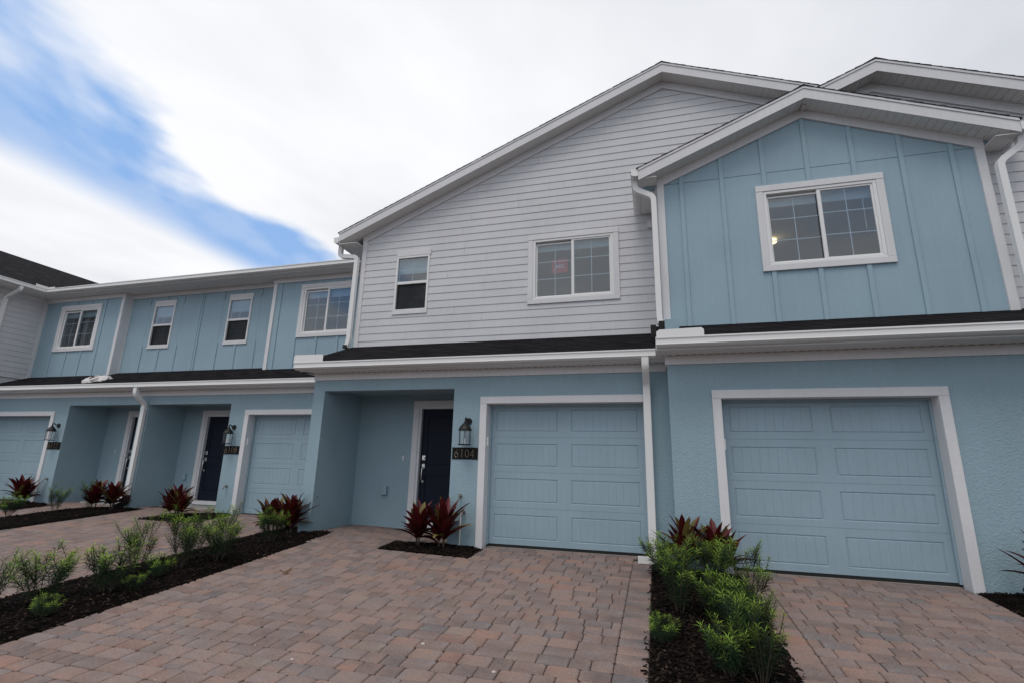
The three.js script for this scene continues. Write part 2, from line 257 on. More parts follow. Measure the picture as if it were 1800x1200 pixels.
driveway(rowsOf(-10.4, 1.1, (z) => z < -9.3 ? (z > -9.45 ? [[-11.775, -9.345], [-8.78, -6.38]] : [[-11.775, -9.345]]) : z < -8.25 ? [[-11.30, -10.2], [-8.72, -6.75]] : [[-11.30, -6.75]]), [[-7.0, -6.75, -7.9, 1.1]], 23, 300, 'paver driveway of the middle 6108 house beyond the left planting bed');
driveway(rowsOf(-10.4, 1.1, (z) => z < -9.3 ? [[-14.42, -12.07]] : z < -8.3 ? [[-13.85, -12.9], [-17.3, -15.3]] : [[-17.3, -12.9]]), [], 24, 60, 'paver driveway of the far-left 6112 house');

const chipMat = phys({ color: 0xffffff, roughness: 0.95, specularIntensity: 0.2 });
// mulch beds
function mulchBed(poly, h, seed, chips, label) {
  const s = new THREE.Shape(poly.map(([x, z]) => new THREE.Vector2(x, -z)));
  const xs = poly.map((p) => p[0]), zs = poly.map((p) => p[1]), x0 = Math.min(...xs), x1 = Math.max(...xs), z0 = Math.min(...zs), z1 = Math.max(...zs);
  const inside = (x, z) => { let c = false; for (let i = 0, j = poly.length - 1; i < poly.length; j = i++) { const [xi, zi] = poly[i], [xj, zj] = poly[j]; if ((zi > z) !== (zj > z) && x < (xj - xi) * (z - zi) / (zj - zi) + xi) c = !c; } return c; };
  const edge = (x, z) => { let m = 9; for (let i = 0, j = poly.length - 1; i < poly.length; j = i++) { const [xi, zi] = poly[i], [xj, zj] = poly[j]; const dx = xj - xi, dz = zj - zi, t = clamp(((x - xi) * dx + (z - zi) * dz) / (dx * dx + dz * dz)); m = Math.min(m, Math.hypot(x - xi - t * dx, z - zi - t * dz)); } return m; };
  const H = (x, z) => G(x, z) - 0.006 + h * sstep(-0.02, 0.16, edge(x, z) * (inside(x, z) ? 1 : -1)) + (fbm(x * 6, z * 6, 4) - 0.5) * 0.035;
  const step = 0.05, pos = [], uv = [];
  for (let x = x0 - 0.05; x < x1 + 0.05; x += step) for (let z = z0 - 0.05; z < z1 + 0.05; z += step) { const cx = x + step / 2, cz = z + step / 2; if (!inside(cx, cz) && edge(cx, cz) > 0.02) continue; const q = [[x, z], [x, z + step], [x + step, z + step], [x + step, z]].map(([a, b]) => [a, H(a, b), b]); for (const k of [0, 1, 2, 0, 2, 3]) { pos.push(...q[k]); uv.push(q[k][0], q[k][2]); } }
  const g = new THREE.BufferGeometry(); g.setAttribute('position', new THREE.Float32BufferAttribute(pos, 3)); g.setAttribute('uv', new THREE.Float32BufferAttribute(uv, 2)); g.computeVertexNormals();
  const bed = solo('mulch_bed', g, M.mulch, label, 'mulch bed', 'mulch planting beds', 'structure');
  const r = rng(seed), cg = hexa([[-0.5, -0.5, 0.35], [0.5, -0.35, 0.5], [0.42, 0.5, 0.4], [-0.45, 0.42, 0.5], [-0.45, -0.5, -0.5], [0.5, -0.4, -0.35], [0.4, 0.45, -0.5], [-0.5, 0.5, -0.42]]);
  const im = new THREE.InstancedMesh(cg, chipMat, chips); im.name = 'bark_chips'; im.userData.kind = 'stuff'; setup(im);
  const mt = new THREE.Matrix4(), qn = new THREE.Quaternion(), e = new THREE.Euler(), c = new THREE.Color();
  for (let i = 0; i < chips; i++) { let x, z, n = 0; do { x = lerp(x0 - 0.06, x1 + 0.06, r()); z = lerp(z0 - 0.06, z1 + 0.06, r()); n++; } while (n < 60 && !inside(x, z) && !(edge(x, z) < 0.045 && r() < 0.35)); const L = 0.016 + r() * r() * 0.07; e.set((r() - 0.5) * 0.9, r() * 6.28, (r() - 0.5) * 0.9); qn.setFromEuler(e); mt.compose(new THREE.Vector3(x, H(x, z) + 0.004 + r() * 0.006, z), qn, new THREE.Vector3(L, 0.004 + r() * 0.006, 0.006 + r() * 0.013)); im.setMatrixAt(i, mt); const t = r(), k = 0.0045 + t * t * 0.027; c.setRGB(k * 1.3, k * 0.92, k * 0.76); if (r() < 0.008) c.setRGB(0.13, 0.085, 0.06); im.setColorAt(i, c); }
  bed.add(im); return H;
}
const HR = mulchBed([[-0.12, -7.6], [0.17, -7.62], [0.17, -7.22], [0.76, -7.2], [0.9, -7.0], [0.9, 1.1], [-0.12, 1.1]], 0.045, 31, 9000, 'dark bark mulch bed between the two near driveways');
const HL = mulchBed([[-5.86, -7.65], [-5.63, -7.64], [-5.26, -7.78], [-5.2, -7.55], [-5.15, -6.5], [-5.15, 1.1], [-6.72, 1.1], [-6.74, -7.9], [-6.3, -9.2], [-5.9, -9.3]], 0.04, 32, 9000, 'long dark mulch bed left of the main driveway');
const HS = mulchBed([[-3.16, -7.62], [-2.71, -7.62], [-2.58, -7.55], [-2.57, -7.0], [-4.0, -7.1], [-3.95, -7.5]], 0.03, 33, 1500, 'small mulch bed beside the 6104 front door');
const HM = mulchBed([[-12.05, -9.34], [-11.8, -9.34], [-11.32, -9.35], [-11.32, 1.1], [-12.88, 1.1], [-12.88, -8.9]], 0.04, 34, 2500, 'mulch bed between the 6108 and 6112 driveways');
const HT = mulchBed([[-9.33, -9.34], [-8.9, -9.34], [-8.74, -9.2], [-8.74, -8.22], [-10.18, -8.25], [-10.1, -8.7]], 0.03, 35, 900, 'small mulch bed below the 6108 house number');
const HF = mulchBed([[-14.9, -9.34], [-14.44, -9.34], [-13.87, -8.9], [-13.87, -8.4], [-15.28, -8.4], [-15.2, -9.2]], 0.03, 36, 700, 'small mulch bed below the 6112 house number');
const HQ = mulchBed([[3.4, -7.19], [6.5, -7.19], [6.5, -4.6], [3.29, -4.6], [3.27, -7.08]], 0.05, 37, 2500, 'mulch bed against the blue wall right of the right-hand garage');

// sidewalk and street behind the camera
{
  const flat = (x0, x1, z0, z1, y0, y1) => box(x0, x1, y0, y1, z0, z1);
  const o = new THREE.Group(); o.name = 'sidewalk'; tag(o, 'pale concrete sidewalk across the foot of the driveways', 'sidewalk', null, 'structure'); scene.add(o);
  for (let x = -40; x < 30; x += 1.5) { const m = setup(new THREE.Mesh(flat(x + 0.004, x + 1.496, 1.16, 2.66, -0.66, -0.555), M.concrete)); m.name = 'slab'; o.add(m); }
  solo('kerb', flat(-60, 60, 4.0, 4.15, -0.8, -0.56), M.concrete, 'concrete kerb along the street', 'kerb', null, 'structure');
  solo('street', flat(-60, 60, 4.16, 11.5, -0.9, -0.69), M.asphalt, 'asphalt street in front of the houses', 'street', null, 'structure');
}
// ------------------------------------------------------------------ house building blocks
function hexPlank(xlb, xrb, xlt, xrt, y0, y1, z, pb = 0.0135, pt = 0.003, b0 = 0, b1 = 1) {
  const za = lerp(pb, pt, b0), zb = lerp(pb, pt, b1);
  return hexa([[xlb, y0, z + za], [xrb, y0, z + za], [xrt, y1, z + zb], [xlt, y1, z + zb], [xlb, y0, z - 0.002], [xrb, y0, z - 0.002], [xrt, y1, z - 0.002], [xlt, y1, z - 0.002]]);
}
// lap siding: rows of planks on the plane z, clipped to xL(y)..xR(y), with window holes
function lapSiding(parent, z, y0, y1, E, xL, xR, holes, seed, place = (g) => g) {
  const r = rng(seed);
  for (let y = y0; y < y1 - 0.02; y += E) {
    const yb = y, yt = Math.min(y + E + 0.012, y1 + 0.01);
    if (xR(yb) - xL(yb) < 0.05) continue;
    let cuts = [[-1e3, 1e3]]; let notch = null;
    for (const h of holes) { if (h[2] <= yb + 0.002 && h[3] >= yt - 0.002) cuts = cuts.flatMap(([a, b]) => h[0] > a && h[1] < b ? [[a, h[0]], [h[1], b]] : [[a, b]]); else if (h[2] < yt && h[3] > yb) notch = (notch || []).concat([h]); }
    const joints = []; for (let x = xL(yb) + 0.6 + r() * 3; x < xR(yb); x += 3.66) joints.push(x);
    for (const [ca, cb] of cuts) {
      const js = joints.filter((x) => x > ca + 0.4 && x < cb - 0.4 && !(notch || []).some((h) => x > h[0] - 0.3 && x < h[1] + 0.3)); const ends = [ca, ...js, cb];
      for (let i = 0; i + 1 < ends.length; i++) {
        const A = ends[i] + (i ? 0.002 : 0), B = ends[i + 1] - (i + 2 < ends.length ? 0.002 : 0);
        const lb = Math.max(A, xL(yb)), rb = Math.min(B, xR(yb)), lt = Math.max(A, xL(yt)), rt = Math.min(B, xR(yt));
        if (rb - lb < 0.02) continue;
        const nh = (notch || []).filter((h) => h[0] < rb && h[1] > lb);
        let g;
        if (!nh.length) g = hexPlank(lb, rb, lt, Math.max(rt, lt + 0.001), yb, yt, z);
        else { const h = nh[0], gs = [], lowCut = h[3] < yt && h[3] > yb, ys = lowCut ? h[3] : h[2], f = (ys - yb) / (yt - yb);
          const bands = lowCut ? [[yb, ys, 0, f, true], [ys, yt, f, 1, false]] : [[yb, ys, 0, f, false], [ys, yt, f, 1, true]];
          for (const [a, b, p, q, cut] of bands) { if (!cut) gs.push(hexPlank(lerp(lb, lt, p), lerp(rb, rt, p), lerp(lb, lt, q), lerp(rb, rt, q), a, b, z, 0.0135, 0.003, p, q)); else { gs.push(hexPlank(lerp(lb, lt, p), h[0], lerp(lb, lt, q), h[0], a, b, z, 0.0135, 0.003, p, q), hexPlank(h[1], lerp(rb, rt, p), h[1], lerp(rb, rt, q), a, b, z, 0.0135, 0.003, p, q)); } }
          g = merge(gs); }
        part('plank', place(g), M.siding, parent);
      }
    }
  }
}
// interior seen through a window: a plain room with its own walls, floor and ceiling
function room(win, x0, x1, y0, y1, z, depth, f = [-0.9, 0.9, 0.85, 0.22]) {
  const a = x0 + f[0], b = x1 + f[1], c = y0 - f[2], d = y1 + f[3], t = 0.03, zb = z - depth;
  part('interior', merge([box(a, b, c, d, zb - t, zb), box(a - t, a, c, d, zb, z - 0.16), box(b, b + t, c, d, zb, z - 0.16), box(a, b, d, d + t, zb, z - 0.16), box(a, b, c - t, c, zb, z - 0.16), box(a, x0, c, d, z - 0.17, z - 0.15), box(x1, b, c, d, z - 0.17, z - 0.15), box(x0, x1, c, y0, z - 0.17, z - 0.15), box(x0, x1, y1, d, z - 0.17, z - 0.15)]), M.room, win);
}
// picture-framed sliding window: outer trim rectangle on the wall plane z
function sliderWindow(house, x0, x1, y0, y1, z, opt = {}) {
  const w = group('window', house), tw = 0.1, p = z + 0.034;
  part('head_trim', cbox(x0, x1, y1 - tw, y1, z, p + 0.004), M.trim, w); part('sill_trim', cbox(x0, x1, y0, y0 + tw * 0.92, z, p + 0.002), M.trim, w);
  part('side_trim', cbox(x0, x0 + tw, y0 + tw * 0.92 + 0.001, y1 - tw - 0.001, z, p), M.trim, w); part('side_trim', cbox(x1 - tw, x1, y0 + tw * 0.92 + 0.001, y1 - tw - 0.001, z, p), M.trim, w);
  const a = x0 + tw + 0.001, b = x1 - tw - 0.001, c = y0 + tw * 0.92 + 0.001, d = y1 - tw - 0.001, fw = 0.045, m = (a + b) / 2;
  const fr = z + 0.026, bk = z - 0.09;
  part('frame', merge([cbox(a, b, d - fw, d, bk, fr), cbox(a, b, c, c + fw * 0.8, bk, fr), cbox(a, a + fw, c + fw * 0.8, d - fw, bk, fr), cbox(b - fw, b, c + fw * 0.8, d - fw, bk, fr)]), M.vinyl, w);
  const s = 0.03, L = [a + fw, m + 0.02, c + fw * 0.8, d - fw - 0.028], Rr = [m - 0.022, b - fw, c + fw * 0.8, d - fw];
  const sash = (q, zf, zb) => part('sash', merge([cbox(q[0], q[1], q[3] - s, q[3], zb, zf), cbox(q[0], q[1], q[2], q[2] + s, zb, zf), cbox(q[0], q[0] + s, q[2] + s, q[3] - s, zb, zf), cbox(q[1] - s, q[1], q[2] + s, q[3] - s, zb, zf)]), M.vinyl, w);
  sash(L, z - 0.022, z - 0.052); part('track', box(a + fw, m, d - fw - 0.028, d - fw, z - 0.07, z - 0.06), M.trim, w);
  part('meeting_stile', cbox(m - 0.022, m + 0.022, c + fw * 0.8, d - fw, z - 0.018, z + 0.014), M.vinyl, w); sash([m - 0.0, Rr[1], Rr[2], Rr[3]], z + 0.012, z - 0.016);
  for (const [q, zp] of [[[L[0] + s, m - 0.0, L[2] + s, L[3] - s], z - 0.037], [[m + 0.022, Rr[1] - s, Rr[2] + s, Rr[3] - s], z - 0.002]]) {
    part('pane', box(q[0], q[1], q[2], q[3], zp - 0.001, zp), M.glass, w);
    part('grille_bar', box((q[0] + q[1]) / 2 - 0.0055, (q[0] + q[1]) / 2 + 0.0055, q[2], q[3], zp - 0.012, zp - 0.005), M.vinyl, w);
    for (const t of [1 / 3, 2 / 3]) part('grille_bar', box(q[0], q[1], lerp(q[2], q[3], t) - 0.0055, lerp(q[2], q[3], t) + 0.0055, zp - 0.0125, zp - 0.0045), M.vinyl, w);
  }
  part('blind', merge([box(a + 0.01, m - 0.01, d - fw - (opt.blind ?? 0.16), d - fw, z - 0.115, z - 0.098), box(m + 0.01, b - 0.01, d - fw - (opt.blind ?? 0.16), d - fw, z - 0.115, z - 0.098)]), M.blind, w);
  if (opt.wand) part('blind_wand', box(b - 0.16, b - 0.152, c + 0.5, d - 0.2, z - 0.096, z - 0.09), M.white, w);
  room(w, a, b, c, d, z, opt.depth ?? 4.2, opt.room); return w;
}
// single-hung window with head and sill boards, insect screen over the lower sash
function hungWindow(house, x0, x1, yS, yH, z, rm) {
  const w = group('window', house), c = yS + 0.078, d = yH - 0.125, m = (c + d) / 2 + 0.01, fw = 0.04, p = z + 0.03;
  part('head_trim', cbox(x0 - 0.005, x1 + 0.02, d + 0.001, yH, z, p + 0.004), M.trim, w); part('sill_trim', cbox(x0 - 0.02, x1 + 0.005, yS, c - 0.001, z, p + 0.002), M.trim, w);
  part('frame', merge([cbox(x0, x1, d - fw, d, z - 0.09, p), cbox(x0, x1, c, c + fw * 0.7, z - 0.09, p), cbox(x0, x0 + fw, c + fw * 0.7, d - fw, z - 0.09, p), cbox(x1 - fw, x1, c + fw * 0.7, d - fw, z - 0.09, p)]), M.vinyl, w);
  part('meeting_rail', cbox(x0 + fw, x1 - fw, m - 0.03, m + 0.03, z - 0.05, z + 0.012), M.vinyl, w);
  for (const [lo, hi, zp] of [[m + 0.03, d - fw, z - 0.005], [c + fw * 0.7, m - 0.03, z - 0.045]]) {
    part('pane', box(x0 + fw, x1 - fw, lo, hi, zp - 0.001, zp), M.glass, w);
    part('grille_bar', box((x0 + x1) / 2 - 0.005, (x0 + x1) / 2 + 0.005, lo, hi, zp - 0.012, zp - 0.005), M.vinyl, w);
    part('grille_bar', box(x0 + fw, x1 - fw, (lo + hi) / 2 - 0.005, (lo + hi) / 2 + 0.005, zp - 0.0125, zp - 0.0045), M.vinyl, w);
  }
  part('insect_screen', box(x0 + fw + 0.012, x1 - fw - 0.002, c + fw * 0.7, m - 0.03, z - 0.018, z - 0.017), M.screen, w);
  part('screen_frame', merge([box(x0 + fw, x0 + fw + 0.014, c + fw * 0.7, m - 0.03, z - 0.03, z - 0.012), box(x0 + fw, x1 - fw, m - 0.044, m - 0.03, z - 0.03, z - 0.0125)]), M.black, w);
  part('blind', box(x0 + 0.02, x1 - 0.02, d - fw - 0.3, d - fw, z - 0.115, z - 0.1), M.blind, w);
  room(w, x0 + 0.01, x1 - 0.01, c, d, z, 3.6, rm); return w;
}
// sectional garage door between the jambs; y = floor, zf = trim face, zd = door face
function garage(house, x0, x1, y, top, zf, zd, seed, sensorLeft = true) {
  const tw = 0.112;
  const tr = group('garage_trim', house);
  part('side_casing', cbox(x0 - tw, x0, y - 0.1, top - 0.001, zf - 0.04, zf), M.trim, tr); part('side_casing', cbox(x1, x1 + tw, y - 0.1, top - 0.001, zf - 0.04, zf), M.trim, tr);
  part('head_casing', cbox(x0 - tw, x1 + tw, top, top + tw, zf - 0.04, zf + 0.002), M.trim, tr);
  part('side_jamb', box(x0 - 0.03, x0 - 0.0005, y - 0.1, top, zd + 0.035, zf - 0.0405), M.trim, tr); part('side_jamb', box(x1 + 0.0005, x1 + 0.03, y - 0.1, top, zd + 0.035, zf - 0.0405), M.trim, tr);
  part('head_jamb', box(x0 - 0.03, x1 + 0.03, top + 0.0005, top + 0.03, zd + 0.035, zf - 0.0405), M.trim, tr);
  part('stop_strip', merge([box(x0, x0 + 0.028, y, top, zd + 0.004, zd + 0.034), box(x1 - 0.028, x1, y, top, zd + 0.004, zd + 0.034), box(x0 + 0.028, x1 - 0.028, top - 0.03, top, zd + 0.004, zd + 0.033)]), M.garage, tr);
  part('photo_sensor', cbox(sensorLeft ? x0 + 0.001 : x1 - 0.022, sensorLeft ? x0 + 0.022 : x1 - 0.001, y + 1.46, y + 1.6, zf - 0.1, zf - 0.06), M.vinyl, tr);
  const dr = group('garage_door', house), S = 0.5334, c = (x0 + x1) / 2, bw = 1.006, gp = 0.104, PH = 0.349, PB = 0.095;
  for (let k = 0; k < 4; k++) {
    const a = y + 0.012 + k * S, b = a + S - 0.0022, yb = y + PB + k * S, yt = yb + PH, fr = [];
    const L = [c - gp - bw, c - gp], R = [c + gp, c + gp + bw];
    fr.push(box(x0 - 0.06, x1 + 0.06, a, yb, zd - 0.04, zd), box(x0 - 0.06, x1 + 0.06, yt, b, zd - 0.04, zd), box(x0 - 0.06, L[0], yb, yt, zd - 0.04, zd), box(L[1], R[0], yb, yt, zd - 0.04, zd), box(R[1], x1 + 0.06, yb, yt, zd - 0.04, zd));
    part('section', merge(fr), M.garage, dr);
    for (const [p, q] of [L, R]) {
      const pos = [], Q = (a, b, c, d) => pos.push(...a, ...b, ...c, ...a, ...c, ...d), n = 9;
      const ring = (e, z) => [[p + e, yb + e, z], [q - e, yb + e, z], [q - e, yt - e, z], [p + e, yt - e, z]];
      const R3 = [ring(0, zd), ring(0.009, zd - 0.009), ring(0.014, zd - 0.009), ring(0.021, zd - 0.0015)];
      for (let k2 = 0; k2 < 3; k2++) for (let e = 0; e < 4; e++) { const f = (e + 1) % 4; Q(R3[k2][e], R3[k2][f], R3[k2 + 1][f], R3[k2 + 1][e]); }
      const u0 = p + 0.021, u1 = q - 0.021, y0 = yb + 0.021, y1 = yt - 0.021, gw = (u1 - u0) / n, zf = zd - 0.0015, zg = zd - 0.0042, hg = 0.0035;
      for (let b2 = 0; b2 < n; b2++) { const u = u0 + b2 * gw, v = u + gw, a = u + (b2 ? hg : 0), c2 = v - (b2 < n - 1 ? hg : 0); Q([a, y0, zf], [c2, y0, zf], [c2, y1, zf], [a, y1, zf]); if (b2) Q([u, y0, zg], [a, y0, zf], [a, y1, zf], [u, y1, zg]); if (b2 < n - 1) Q([c2, y0, zf], [v, y0, zg], [v, y1, zg], [c2, y1, zf]); }
      const pg = new THREE.BufferGeometry(); pg.setAttribute('position', new THREE.Float32BufferAttribute(pos, 3)); const gs = [planarUV(pg), box(p, q, yb, yt, zd - 0.04, zd - 0.0105)];
      part('panel', merge(gs), M.garage, dr);
    }
  }
  part('backing', box(x0 - 0.2, x1 + 0.2, y - 0.1, y + 2.3, zd - 0.08, zd - 0.045), M.garage, dr);
  part('bottom_seal', box(x0, x1, y - 0.03, y + 0.011, zd - 0.03, zd - 0.004), M.rubber, dr);
  part('threshold', box(x0 - 0.03, x1 + 0.03, y - 0.12, y - 0.03, zd - 0.3, zd + 0.01), M.concrete, tr);
}
function gutterX(house, x0, x1, z, y, name = 'gutter') { const g = group(name, house); part('trough', prism(GUT, [x0, y, z], [0, 0, 1], [0, 1, 0], [1, 0, 0], x1 - x0), M.gutter, g); part('end_cap', prism(GUTCAP, [x0 - 0.004, y, z], [0, 0, 1], [0, 1, 0], [1, 0, 0], 0.004), M.gutter, g); part('end_cap', prism(GUTCAP, [x1, y, z], [0, 0, 1], [0, 1, 0], [1, 0, 0], 0.004), M.gutter, g); return g; }
function gutterZ(house, z0, z1, x, y, dir, name = 'gutter') { const g = group(name, house); part('trough', prism(GUT, [x, y, z0], [dir, 0, 0], [0, 1, 0], [0, 0, 1], z1 - z0), M.gutter, g); part('end_cap', prism(GUTCAP, [x, y, z1], [dir, 0, 0], [0, 1, 0], [0, 0, 1], 0.004), M.gutter, g); return g; }
// low roof over the ground floor: shingle courses climbing to the wall behind
function lowRoof(house, x0, x1, zE, yE, zW, seed, overL = 0) {
  const rf = group('lower_roof', house), m = 0.4167, n = Math.ceil((zE - zW) / 0.132), r = rng(seed);
  part('deck', hexa([[x0, yE - 0.03, zE], [x1, yE - 0.03, zE], [x1, yE - 0.006, zE], [x0, yE - 0.006, zE], [x0, yE - 0.03 + m * (zE - zW), zW], [x1, yE - 0.03 + m * (zE - zW), zW], [x1, yE - 0.006 + m * (zE - zW), zW], [x0, yE - 0.006 + m * (zE - zW), zW]]), M.trim, rf);
  for (let i = 0; i < n; i++) { const za = zE + 0.03 - i * 0.132, zb = Math.max(za - 0.2, zW - 0.01), ya = yE + m * (zE - za), yb = yE + m * (zE - zb); const o = (r() - 0.5) * 0.004; const u = r() * 3; const g = hexa([[x0 - overL + o, ya + 0.001, za], [x1, ya + 0.001, za], [x1, ya + 0.013, za], [x0 - overL + o, ya + 0.013, za], [x0 - overL + o, yb - 0.004, zb], [x1, yb - 0.004, zb], [x1, yb + 0.002, zb], [x0 - overL + o, yb + 0.002, zb]]); const uv = g.attributes.uv; for (let k = 0; k < uv.count; k++) uv.setX(k, uv.getX(k) + u); part('shingle_course', g, M.shingle, rf); }
}
// gable roof with its ridge along z. Soffit line: yA at xc, falling m per metre to xc-+hw
function gableRoof(house, xc, yA, hwL, hwR, zF, zB, zWall, opt = {}) {
  const m = 0.4167, rf = group('roof', house), fh = 0.16, dh = 0.043; const sy = (x) => yA - m * Math.abs(x - xc);
  for (const s of [-1, 1]) {
    const hw = s < 0 ? hwL : hwR, xe = xc + s * hw, A = s < 0 ? xe : xc, B = s < 0 ? xc : xe;
    const slab = (y0, y1, z0, z1, a = A, b = B) => hexa([[a, sy(a) + y0, z1], [b, sy(b) + y0, z1], [b, sy(b) + y1, z1], [a, sy(a) + y1, z1], [a, sy(a) + y0, z0], [b, sy(b) + y0, z0], [b, sy(b) + y1, z0], [a, sy(a) + y1, z0]]);
    part('rake_fascia', slab(-0.004, fh, zF - 0.02, zF), M.trim, rf); part('rake_drip_board', slab(fh + 0.001, fh + dh, zF - 0.02, zF + 0.012), M.trim, rf);
    part('deck', slab(fh - 0.02, fh + dh - 0.002, zB, zF - 0.021), M.trim, rf);
    // soffit boards
    const W = 0.1016 * Math.cos(Math.atan(m)), n = Math.floor(hw / W);
    if (zWall !== null) for (let i = 0; i < n; i++) { const a = A + (i + 0.02) * hw / n, b = A + (i + 0.955) * hw / n; part('soffit_board', slab(0.0, 0.009, zWall - 0.02, zF - 0.0205, a, b), M.soffit, rf); }
    if (zWall !== null) part('soffit_backing', slab(0.0095, 0.014, zWall - 0.02, zF - 0.0205), M.soffit, rf);
    // shingle courses
    const CE = 0.132, nc = Math.ceil(hw / CE), r = rng(900 + s);
    for (let i = 0; i < nc; i++) { const d0 = hw + 0.03 - i * CE, d1 = Math.max(d0 - CE - 0.06, 0), xa = xc + s * d0, xb = xc + s * d1, y0 = sy(xa) + fh + dh, y1 = sy(xb) + fh + dh, o = (r() - 0.5) * 0.006; const lo = s < 0 ? [xa, y0] : [xb, y1], hi = s < 0 ? [xb, y1] : [xa, y0]; const t0 = s < 0 ? 0.014 : 0.003, t1 = s < 0 ? 0.003 : 0.014; const g = hexa([[lo[0], lo[1] - 0.003, zF + 0.018 + o], [hi[0], hi[1] - 0.003, zF + 0.018 + o], [hi[0], hi[1] + t1, zF + 0.018 + o], [lo[0], lo[1] + t0, zF + 0.018 + o], [lo[0], lo[1] - 0.003, zB], [hi[0], hi[1] - 0.003, zB], [hi[0], hi[1] + t1, zB], [lo[0], lo[1] + t0, zB]]);
      const p = g.attributes.position, uv = g.attributes.uv; for (let k = 0; k < p.count; k++) { uv.setXY(k, p.getZ(k) + i * 0.37, p.getX(k) * 1.08); } part('shingle_course', g, M.shingle, rf); }
  }
  part('ridge_cap', prism([[-0.12, sy(xc + 0.12) + fh + dh + 0.012], [0, yA + fh + dh + 0.02], [0.12, sy(xc + 0.12) + fh + dh + 0.012], [0.12, sy(xc + 0.12) + fh + dh + 0.017], [0, yA + fh + dh + 0.025], [-0.12, sy(xc + 0.12) + fh + dh + 0.017]], [xc, 0, zB], [1, 0, 0], [0, 1, 0], [0, 0, 1], zF + 0.016 - zB), M.shingle, rf);
  return rf;
}
function rakeBoards(house, xc, yA, xL, xR, z, h = 0.155, t = 0.028) { const m = 0.4167, sy = (x) => yA - m * Math.abs(x - xc); const s = (a, b) => hexa([[a, sy(a) - h, z + t], [b, sy(b) - h, z + t], [b, sy(b) - 0.002, z + t], [a, sy(a) - 0.002, z + t], [a, sy(a) - h, z], [b, sy(b) - h, z], [b, sy(b) - 0.002, z], [a, sy(a) - 0.002, z]]); part('rake_frieze', s(xL, xc), M.trim, house); part('rake_frieze', s(xc, xR), M.trim, house); }
function downspout(house, path, W, w, d, extra) { const o = group('downspout', house); part('pipe', sweepRect(fillet(path, 0.07), W, w, d), M.gutter, o); if (extra) extra(o); return o; }
function frontDoor(house, x0, x1, y, z, top) { // x0..x1 slab, trim 0.115 round it, wall plane z
  const o = group('front_door', house), tw = 0.165, s = z - 0.06;
  part('side_casing', cbox(x0 - tw, x0 - 0.045, y, top + 0.04, z, z + 0.028), M.trim, o); part('side_casing', cbox(x1 + 0.045, x1 + tw, y, top + 0.04, z, z + 0.028), M.trim, o); part('head_casing', cbox(x0 - tw, x1 + tw, top + 0.041, top + 0.155, z, z + 0.032), M.trim, o);
  part('jamb', merge([box(x0 - 0.045, x0, y, top + 0.04, s - 0.06, z + 0.012), box(x1, x1 + 0.045, y, top + 0.04, s - 0.06, z + 0.012), box(x0, x1, top, top + 0.04, s - 0.06, z + 0.012)]), M.trim, o);
  const w = x1 - x0, st = 0.115, ps = [[y + 0.25, y + 0.86], [y + 1.02, top - 0.13]];
  part('slab', box(x0, x1, y + 0.03, top - 0.003, s - 0.045, s - 0.012), M.navy, o);
  part('stile_frame', merge([box(x0, x0 + st, y + 0.03, top - 0.003, s - 0.0115, s), box(x1 - st, x1, y + 0.03, top - 0.003, s - 0.0115, s), box(x0 + st, x1 - st, y + 0.03, ps[0][0], s - 0.0115, s), box(x0 + st, x1 - st, ps[0][1], ps[1][0], s - 0.0115, s), box(x0 + st, x1 - st, ps[1][1], top - 0.003, s - 0.0115, s)]), M.navy, o);
  for (const [a, b] of ps) part('door_panel', cbox(x0 + st + 0.03, x1 - st - 0.03, a + 0.03, b - 0.03, s - 0.0119, s - 0.003, 0.006), M.navy, o);
  part('sill', cbox(x0 - 0.05, x1 + 0.05, y - 0.06, y + 0.028, s - 0.06, z + 0.03), M.trim, o);
  const hx = x0 + 0.07;
  const db = new THREE.CylinderGeometry(0.024, 0.027, 0.022, 20); db.rotateX(Math.PI / 2); db.translate(hx, y + 1.17, s + 0.021);
  part('deadbolt', merge([cbox(hx - 0.033, hx + 0.033, y + 1.125, y + 1.215, s, s + 0.01, 0.003), planarUV(db)]), M.chrome, o);
  part('door_handle', merge([cbox(hx - 0.03, hx + 0.03, y + 0.97, y + 1.06, s, s + 0.01, 0.003), tube([[hx, y + 1.0, s + 0.01], [hx, y + 0.985, s + 0.05], [hx, y + 0.95, s + 0.062], [hx, y + 0.80, s + 0.062], [hx, y + 0.76, s + 0.045], [hx, y + 0.745, s + 0.005]], 0.011, 8), cbox(hx - 0.02, hx + 0.02, y + 0.725, y + 0.765, s, s + 0.008, 0.003)]), M.chrome, o);
}
function spigot(house, x, y, z) { const o = group('hose_tap', house); const c = new THREE.CylinderGeometry(0.028, 0.028, 0.006, 18); c.rotateX(Math.PI / 2); c.translate(x, y, z + 0.003); part('flange', planarUV(c), M.brass, o); part('tap_body', tube([[x, y, z], [x, y, z + 0.06], [x, y - 0.02, z + 0.09], [x, y - 0.055, z + 0.098]], 0.012, 8), M.brass, o); const h = new THREE.TorusGeometry(0.024, 0.006, 6, 16); h.rotateX(Math.PI / 2); h.translate(x, y + 0.035, z + 0.06); part('tap_wheel', planarUV(h), M.brass, o); }

